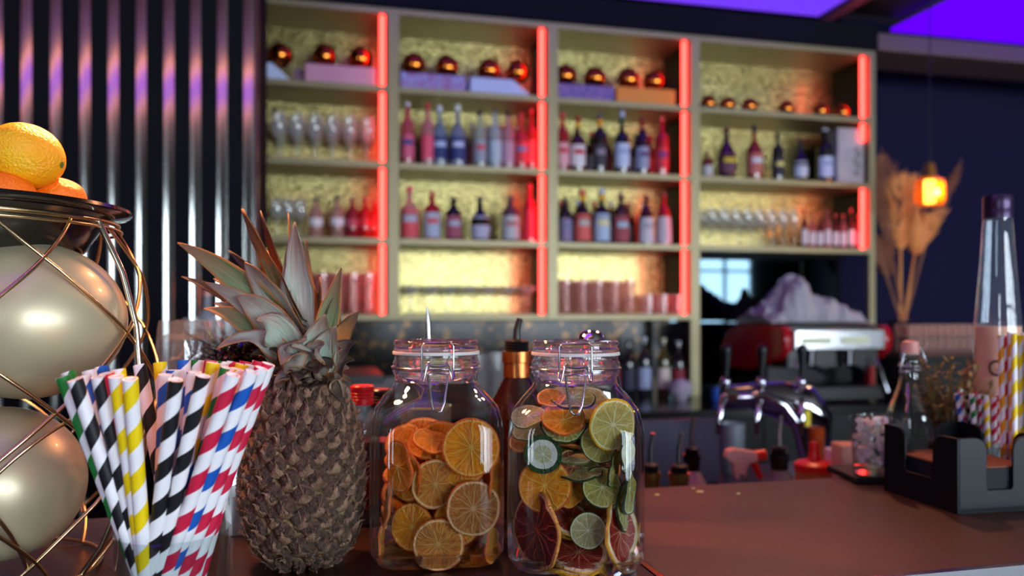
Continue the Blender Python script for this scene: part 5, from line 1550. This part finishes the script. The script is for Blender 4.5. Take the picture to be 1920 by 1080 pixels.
# ================================================================ WORK STATION BEHIND THE COUNTER
stl = pm('station_steel', '6a6e7e', rough=.32, metal=.8)
ws = thing('bar_sink_station', 'steel bar work station with shelf behind the front counter', 'work station', (0, 0, 0))
slab('station_shelf', 0.0, 2.2, 1.10, 2.35, .84, .86, stl, ws, bevel=.003)
slab('station_body', 0.0, 2.2, 1.14, 2.33, 0.0, .84, dark, ws)
slab('splash_panel', xon(1180, 2.1), xon(1350, 2.1), 2.1, 2.115, .8605, zon(1270, 786, 2.1), pm('ice_bin_plastic', '4a4658', rough=.3, c2='5c5a70', nscale=3), ws, bevel=.004)
SZ_ = .8605
gP = 'pourer bottles in the rail'
pourer_bottle(1220, 1.42, .033, 868, 812, 'whisky coloured bottle with steel pourer, leftmost in the rail behind the counter', SZ_, body='a8762c', gt_=False, collar='c89a50', lbl=None, grp=gP)
pourer_bottle(1273, 1.42, .036, 870, 810, 'amber bottle with steel pourer and tan collar, second in the rail', SZ_, body='b88a3c', gt_=False, collar='c89a50', lbl=None, grp=gP)
pourer_bottle(1297, 1.62, .034, 838, 782, 'bottle with pink label and steel pourer behind the amber one in the rail', SZ_ , body='d8b0b0', gt_=False, collar='3a2628', lbl='d89a9a', grp=gP)
pourer_bottle(1461, 1.62, .036, 836, 780, 'clear bottle with copper topped pourer left of the tap column', SZ_, body='b89a98', gt_=True, collar='3a3032', grp=gP)
# spray bottle
t = thing('spray_bottle', 'trigger spray bottle with pinkish head and red nozzle in the rail', 'spray bottle', at(1388, 1.45, SZ_), -TH)
m = M(); m.lathe([(0, 0), (.034, 0), (.036, .005), (.036, .14), (.03, .165), (.013, .19), (.013, .20), (0, .20)], 28); m.build('bottle_body', pm('spray_body', '6a5a5c', rough=.3), t)
zz = EYE + (HZ - 840) / FPX * 1.45 - SZ_
m = M(); m.prism([(-.030, zz - .016), (-.026, zz - .003), (-.012, zz), (.026, zz - .006), (.030, zz - .022), (.012, zz - .028), (.008, zz - .055), (-.012, zz - .055), (-.014, zz - .028)], .024, 'y', (0, -.012, 0)); m.build('spray_head', pm('pink_plastic', 'd8988c', rough=.35), t, smooth=0, bevel=.003)
m = M(); m.tube([(.026, 0, zz - .014), (.046, 0, zz - .012)], .010, 14); m.build('nozzle', pm('red_plastic', 'd82018', rough=.35), t)
m = M(); m.tube([(.024, 0, zz - .024), (.030, 0, zz - .040), (.038, 0, zz - .055)], [.0075, .0065, .005], 10); m.build('trigger', pm('red_plastic', 'd82018'), t)
m = M(); m.tube([(0, 0, .19), (0, 0, zz - .05)], .012, 14); m.build('neck_collar', blk, t)
# red topped squeeze tub
t = thing('squeeze_bottle', 'orange squeeze bottle with wide red lid and red tip beside the tap column', 'squeeze bottle', at(1527, 1.45, SZ_), 0)
zz = EYE + (HZ - 882) / FPX * 1.45 - SZ_
m = M(); m.lathe([(0, 0), (.032, 0), (.034, .004), (.034, zz), (0, zz)], 28); m.build('bottle_body', pm('orange_sauce', 'c87038', rough=.3), t)
m = M(); m.lathe([(0, zz + .0), (.0355, zz), (.0355, zz + .012), (.030, zz + .016), (.013, zz + .020), (.0085, zz + .035), (.009, zz + .040), (.0095, zz + .046), (.006, zz + .052), (0, zz + .052)], 28); m.build('lid', pm('red_plastic', 'd82018'), t)
# pale boxes by the ice glass
for (px, d, py, w_, c, lb) in [(1590, 1.40, 831, .042, 'd8a088', 'beige paper carton behind the glass of crushed ice'), (1563, 1.45, 842, .018, 'd8d0d8', 'narrow white carton beside the beige one')]:
    z1 = EYE + (HZ - py) / FPX * d; p = at(px, d, SZ_)
    m = M(); m.box((0, 0, (z1 - SZ_) / 2), (w_, .05, z1 - SZ_)); tag(m.build('paper_carton', pm('carton_' + c, c, rough=.7), smooth=0, bevel=.003, loc=p, rotz=-TH), lb, 'carton')
# beer tower: chrome arched column with three taps
BT_d = 2.05
pt1 = at(1500, BT_d, SZ_)
t = thing('beer_tap_tower', 'curved chrome beer tower with three taps behind the counter', 'beer tap', pt1, -TH)
def loc_(px, py, dd=0.0): 
    d = BT_d + dd
    p = at(px, d, None, py) - pt1
    return Vector((p.dot(RT), p.dot(FW), p.z))
chd = pm('tower_chrome', 'b4b0bc', rough=.07, metal=1.0)
m = M()
m.tube([loc_(1532, 905), loc_(1532, 860), loc_(1530, 825), loc_(1524, 790), loc_(1500, 762), loc_(1455, 748), loc_(1400, 742), loc_(1352, 742)], [.028, .030, .036, .052, .060, .048, .032, .024], 28)
m.build('column_body', chd, t, smooth=80)
m = M(); m.tube([loc_(1385, 745, -.03), loc_(1430, 742, -.045), loc_(1470, 760, -.055), loc_(1495, 800, -.05), loc_(1507, 850, -.04), loc_(1512, 905, -.03)], [.012, .015, .016, .015, .014, .014], 20)
m.build('arched_pipe', chd, t, smooth=80)
m = M(); m.lathe([(0, -.001), (.055, -.001), (.055, .008), (.03, .014), (0, .014)], 32, c=loc_(1532, 588) * 0 + Vector((loc_(1532, 900).x, 0, 0))); m.build('foot', chd, t)
for px, kx in ((1360, -12), (1427, -8), (1502, 2)):
    m = M(); m.tube([loc_(px, 735, -.03), loc_(px, 716, -.03)], .010, 14); m.sphere(loc_(px, 716, -.03), .0135, 16, 10)
    tp = m.build('tap_valve', chrome, t, smooth=80); tq = tp
    m = M(); m.tube([loc_(px, 712, -.03), loc_(px + 2, 690, -.03), loc_(px + 2, 660, -.03)], [.006, .008, .013], 14); m.sphere(loc_(px + 2, 656, -.03), .014, 14, 8)
    m.build('tap_handle', blk, tq, smooth=80)
    m = M(); m.tube([loc_(px, 742, -.035), loc_(px + kx * .5, 758, -.06), loc_(px + kx, 790, -.065), loc_(px + kx * 1.2, 815, -.065)], [.009, .008, .0075, .007], 12); m.build('tap_spout', chrome, tq, smooth=80)
m = M(); m.tube([loc_(1513, 770, -.052), loc_(1513, 800, -.06)], .009, 12); m.build('badge_clip', pm('yellow_badge', 'd8c818', rough=.4), t)
m = M(); m.lathe([(0, 0), (.030, 0), (.034, .13), (.033, .13), (.029, .005)], 24); 
o = m.build('beer_glass', pm('amber_beer', '9a3c18', rough=.15), loc=at(1530, 1.85, SZ_)); o.scale = (.55, .55, 1.75); tag(o, 'narrow reddish amber glass standing under the tap column', 'glass')

# ================================================================ BACK COUNTER THINGS
BZ = .9005
gB = 'wine bottles on the back counter'
for px, pt, c, lb, cp, ds in [(1150, 640, '2a1420', 'a0384a', '8a1c2c', 'with maroon cap and red label'), (1178, 640, '101018', '3a3a50', '202030', 'almost black'), (1208, 632, '1a1a24', 'a8b4d8', 'c0c8e0', 'with light blue cap and label'),
                              (1244, 634, '4a4018', 'd8c8c0', 'd8c8a8', 'with cream cap and cream label'), (1272, 640, '141014', '8a2434', 'a8a8b8', 'with grey cap and dark red label')]:
    bottle('wine_bottle', 'wine bottle %s, on the back counter' % ds, (xon(px, 4.0), 4.0, BZ), .036, zon(px, pt, 4.0) - BZ, style='wine', glass=c, lab=lb, cap=cp, lz=(.15, .5), group=gB)
m = M(); m.sphere((0, 0, .055), .06, 24, 14, (1, 1, .9), .12, 4); m.lathe([(0, .0), (.035, 0), (.04, .02)], 20)
tag(m.build('cloth_bundle', pm('lilac_white_cloth', 'b4a8bc', rough=.9, bump=.3, bscale=20), loc=(xon(1276, 3.85), 3.85, BZ + .001)), 'round bundled pale cloth below the wine bottles', 'cloth')
for i in range(8):
    px = 640 + (i % 4) * 34
    glass_at('tumbler', (xon(px, 3.9), 3.84 + .12 * (i // 4), BZ), 'clear tumbler on the back counter behind the pineapple and left jar', 'tumblers on the back counter', scale=1.25)
for i in range(4):
    px = 895 + (i % 2) * 38
    glass_at('tall', (xon(px, 3.9), 3.84 + .12 * (i // 2), BZ), 'tall clear glass on the back counter seen between the two jars', 'tall glasses between the jars', scale=1.35)
for i, (px, c) in enumerate([(500, '2a1c18'), (530, '1a1a2a'), (560, '3a2a18')]):
    bottle('wine_bottle', 'dark bottle on the back counter behind the pineapple crown', (xon(px, 4.0), 4.0, BZ), .038, .30, style='wine', glass=c, lab='5a5460', cap='2a2020', group='bottles behind the pineapple')
# coffee machine
YC = 3.58
xl, xr = xon(1472, YC), xon(1655, YC)
cmz = BZ + .0006
t = thing('espresso_machine', 'red two-group espresso machine with steel front and cloths heaped on top', 'coffee machine', ((xl + xr) / 2, YC, cmz))
wM = (xr - xl); redp = pm('red_enamel', 'a8101c', rough=.2, coat=.8)
mdk = pm('machine_dark', '1a1416', rough=.3)
def zc_(py): return zon(1560, py, YC) - cmz
zt_ = zc_(612)
side = [(.02, zc_(672)), (-.035, zc_(655)), (-.045, zc_(630)), (-.02, zt_ + .002), (.15, zt_ + .012), (.38, zt_ + .012), (.52, zt_ - .02), (.60, zc_(650)), (.60, zc_(700)), (.30, zc_(700))]
for sx in (-wM / 2 - .03, wM / 2 - .02):
    m2 = M(); m2.prism(side, .05, 'x', (sx, 0, 0)); m2.build('side_cheek', redp, t, smooth=30, bevel=.012, bseg=3)
m = M(); m.box((0, .28, (zt_ + .004 + zc_(690)) / 2), (wM - .04, .54, zt_ + .004 - zc_(690))); m.build('body', mdk, t, smooth=0, bevel=.004)
m = M(); m.box((0, -.02, (zc_(618) + zc_(655)) / 2), (wM - .05, .06, zc_(618) - zc_(655))); m.build('steel_front', pm('bright_steel', 'c8c8cc', rough=.2, metal=.9), t, smooth=0, bevel=.006)
for gx in (-.14, .08):
    m = M(); m.box((gx, -.054, zc_(638)), (.16, .01, .032)); m.build('control_panel', pm('lit_panel', 'd8dcb8', rough=.4), t, smooth=0, bevel=.004)
for gx in (-.16, .06):
    m = M(); m.lathe([(0, zc_(682)), (.028, zc_(682)), (.031, zc_(668)), (.034, zc_(655)), (0, zc_(655))], 24, c=(gx, -.015, 0)); gh_ = m.build('group_head', chrome, t)
    m = M(); m.tube([(gx, -.02, zc_(685)), (gx + .01, -.07, zc_(687)), (gx + .02, -.13, zc_(694))], [.012, .012, .015], 12); m.build('portafilter', blk, gh_)
for gx in (-.25, .22):
    m = M(); m.tube([(gx, -.02, zc_(672)), (gx + .01, -.05, zc_(690)), (gx + .04, -.07, zc_(735))], .006, 10); m.build('steam_wand', chrome, t)
m = M(); m.box((0, .26, .045), (wM - .04, .60, .075)); m.build('drip_base', mdk, t, smooth=0, bevel=.008)
m = M(); m.box((0, .36, (.08 + zc_(690)) / 2), (wM - .06, .30, zc_(690) - .07)); m.build('back_panel', pm('machine_back', '161418', rough=.25, metal=.6), t, smooth=0)
m = M(); m.box((wM * .40, .03, (zc_(690) + .08) / 2), (.03, .05, zc_(690) - .07)); m.build('red_leg', redp, t, smooth=0, bevel=.004)
# cloth heap as folded terrain
def heap(name, cx, cy, w_, d_, h_, seed, mt, lab, z0, prof):
    m = M(); nx, ny = 70, 36; g = []
    for j in range(ny + 1):
        row = []
        for i in range(nx + 1):
            u, v = i / nx, j / ny
            hx = 0
            for (a0, h0), (a1, h1) in zip(prof, prof[1:]):
                if a0 <= u <= a1: tt = (u - a0) / (a1 - a0); hx = h0 + (h1 - h0) * (tt * tt * (3 - 2 * tt))
            bell = max(0, 1 - (2 * v - 1) ** 2) ** .6
            z = hx * h_ * bell
            q = Vector((u * 6, v * 4, seed))
            z += z * (.55 * noise.noise(q * 1.1)) + .045 * abs(noise.noise(q * 2.3 + Vector((0, 0, 3)))) * min(1, z / .03) + .02 * noise.noise(q * 5) * min(1, z / .03)
            row.append(Vector((cx + (u - .5) * w_, cy + (v - .5) * d_ + .04 * noise.noise(q * 1.7), z0 + max(0, z))))
        g.append(row)
    m.rings(g, closed=False)
    o = m.build(name, mt, smooth=60); tag(o, lab, 'cloth')
    s = o.modifiers.new('thickness', 'SOLIDIFY'); s.thickness = .004
    return o
heap('cloth_heap', (xl + xr) / 2 - .04, YC + .21, .60, .36, .20, 2.2, pm('lilac_towel', 'a29ca6', rough=.9), 'crumpled pale lilac cloths piled on top of the red coffee machine', cmz + zt_ + .020,
     [(0, .15), (.12, .4), (.28, .9), (.42, 1.0), (.55, .75), (.72, .5), (.88, .25), (1, 0)])
heap('cloth_heap', xl + .07, YC + .47, .22, .13, .13, 5.1, pm('black_cloth', '0c0a0e', rough=.9), 'black crumpled cloth at the back left of the coffee machine top', cmz + zt_ + .020, [(0, .2), (.4, 1), (.7, .8), (1, .1)])
t2 = thing('blue_canister', 'small blue canister on the back counter left of the coffee machine', 'canister', (xon(1341, 3.8), 3.78, BZ))
m = M(); m.lathe([(0, 0), (.026, 0), (.028, .004), (.028, .07), (0, .07)], 20); m.build('can', pm('blue_plastic', '2a5ac0', rough=.4), t2); m = M(); m.lathe([(0, .07), (.029, .07), (.029, .085), (0, .087)], 20); m.build('lid', blk, t2)
t2.location.z = BZ
m = M(); m.lathe([(0, 0), (.04, 0), (.044, .10), (.042, .10), (.038, .006), (0, .005)], 22)
tag(m.build('milk_jug', pm('pale_jug', 'a8b4bc', rough=.3, metal=.4), loc=(xon(1372, 2.25), 2.25, SZ_)), 'pale metal cup behind the beer tower', 'cup').scale = (.9, .9, 1.5)
# ledge with cups right of the shelving
YL = 3.95
lx0, lx1 = xon(1662, YL), 4.9
zl_ = zon(1750, 655, YL)
lg = slab('cup_ledge', lx0, lx1, YL - .16, YL + .5, zl_ - .03, zl_, pm('brown_ledge', '5a3a30', rough=.35), bevel=.004)
tag(lg, 'brown wooden ledge at the right carrying upturned glasses and a vase', 'ledge')
lc = slab('ledge_cabinet', lx0 + .03, lx1, YL - .1, YL + .46, .9005, zl_ - .0305, dark); tag(lc, 'dark cabinet under the brown ledge', 'cabinet')
rg = thin('rosy_cup_glass', 'e8d0cc', ior=1.6, body='e8c4b8', bodyw=.30)
for r_ in range(2):
    for k in range(10):
        px = 1688 + k * 13.6
        m_ = glass_at('tumbler', (xon(px, YL), YL - .08 + .1 * r_, zl_ + .0006), 'small clear tumbler in the double row on the brown ledge', 'glasses on the brown ledge', mat=rg, scale=.62)
        m_ = glass_at('tumbler', (xon(px, YL), YL - .08 + .1 * r_, zl_ + .0006 + .075), 'small clear tumbler on the upper tier above the brown ledge', 'upper glasses on the ledge', mat=rg, scale=.62)
tr2 = slab('glass_tray', xon(1678, YL), xon(1822, YL), YL - .13, YL + .08, zl_ + .0705, zl_ + .0745, pm('tray_steel', '8a7a78', rough=.3, metal=.8)); tag(tr2, 'thin metal tray separating two tiers of small glasses', 'tray')
# vase with dried palm fans
vx, vy = xon(1692, 4.12), 4.14
t = thing('palm_vase', 'black vase of tall dried palm fans beside the shelving', 'plant', (vx, vy, zl_ + .0006))
m = M(); m.lathe([(0, 0), (.07, 0), (.08, .02), (.085, .10), (.06, .16), (.05, .165), (.045, .16), (.07, .10), (.066, .02), (0, .015)], 32); m.build('vase', pm('vase_black', '17131a', rough=.35), t)
def z_(py): return zon(1700, py, vy) - zl_
def x_(px): return xon(px, vy) - vx
fr_ = random.Random(3)
for i, (bx, mx_, mpy, tpx, tpy, wd, mt) in enumerate([(1688, 1686, 470, 1694, 318, .13, 0), (1697, 1712, 480, 1735, 395, .12, 0), (1692, 1668, 470, 1648, 280, .11, 1), (1685, 1660, 520, 1640, 440, .08, 1), (1699, 1740, 430, 1800, 292, .03, 1)]):
    m = M()
    stem = [Vector((x_(bx) * .6, 0, .02)), Vector((x_(bx), 0, .2)), Vector((x_(mx_), -.01, z_(mpy))), Vector((x_((mx_ + tpx) / 2), -.015, z_((mpy + tpy) / 2))), Vector((x_(tpx), -.02, z_(tpy)))]
    m.tube(stem, [.011, .010, .008, .005, .002], 8)
    a_, b_ = stem[2], stem[4]
    ax = (b_ - a_); L = ax.length
    for k in range(100):
        f = (k + .5) / 100; s_ = -1 if k % 2 else 1
        p = a_.lerp(b_, f * .92)
        w_ = 1.55 * wd * math.sin(PI * min(1, f * .85 + .12)) * fr_.uniform(.8, 1.05)
        q = p + ax.normalized() * (w_ * .9) + Vector((s_ * w_ * .75, fr_.uniform(-.03, .03), 0))
        m.tube([p, p.lerp(q, .5) + Vector((s_ * .008, 0, -.004)), q], [.004, .0075, .001], 4)
    m.build('palm_fan', pm('dry_palm', 'c0703a', rough=.7, c2='dc9a5c', nscale=8) if mt == 0 else pm('dry_palm_dark', '6a4436', rough=.7, c2='8a5a44', nscale=8), t, smooth=60)
# amber glass pendant
px_, py_ = 1743, 360
Yp = 3.6
pl = Vector((xon(px_, Yp), Yp, zon(px_, py_, Yp)))
sP = don(px_, Yp) / FPX
t = thing('amber_pendant_lamp', 'amber glass pendant lamp with a lit tube in front of the dark right wall', 'lamp', pl)
m = M(); hh = 27 * sP; rr_ = 27 * sP
m.lathe([(rr_ * .5, hh), (rr_ * .85, hh * .86), (rr_, hh * .6), (rr_, -hh * .6), (rr_ * .85, -hh * .9), (rr_ * .6, -hh), (0, -hh)], 32)
m.build('glass_shade', thin('amber_glass', 'ffd890', ior=1.5, body='f08a10', bodyw=.35), t)
m = M(); m.lathe([(0, -hh * .75), (rr_ * .36, -hh * .75), (rr_ * .36, hh * .8), (0, hh * .8)], 20); m.build('bulb', emi('amber_bulb', (1.0, .62, .16), 9.0), t)
m = M(); m.lathe([(0, hh), (rr_ * .5, hh), (rr_ * .45, hh * 1.3), (rr_ * .3, hh * 2.0), (0, hh * 2.05)], 20); m.build('cap', pm('brass_cap', '8a6a3a', rough=.3, metal=.8), t)
m = M(); m.tube([(0, 0, hh * 2), (0, 0, 3.08 - pl.z)], .003, 6); m.build('cord', blk, t)

lamp('pendant_bulb_light', 'POINT', (pl.x, pl.y - .12, pl.z), 5.0, (1.0, .5, .14), .03)
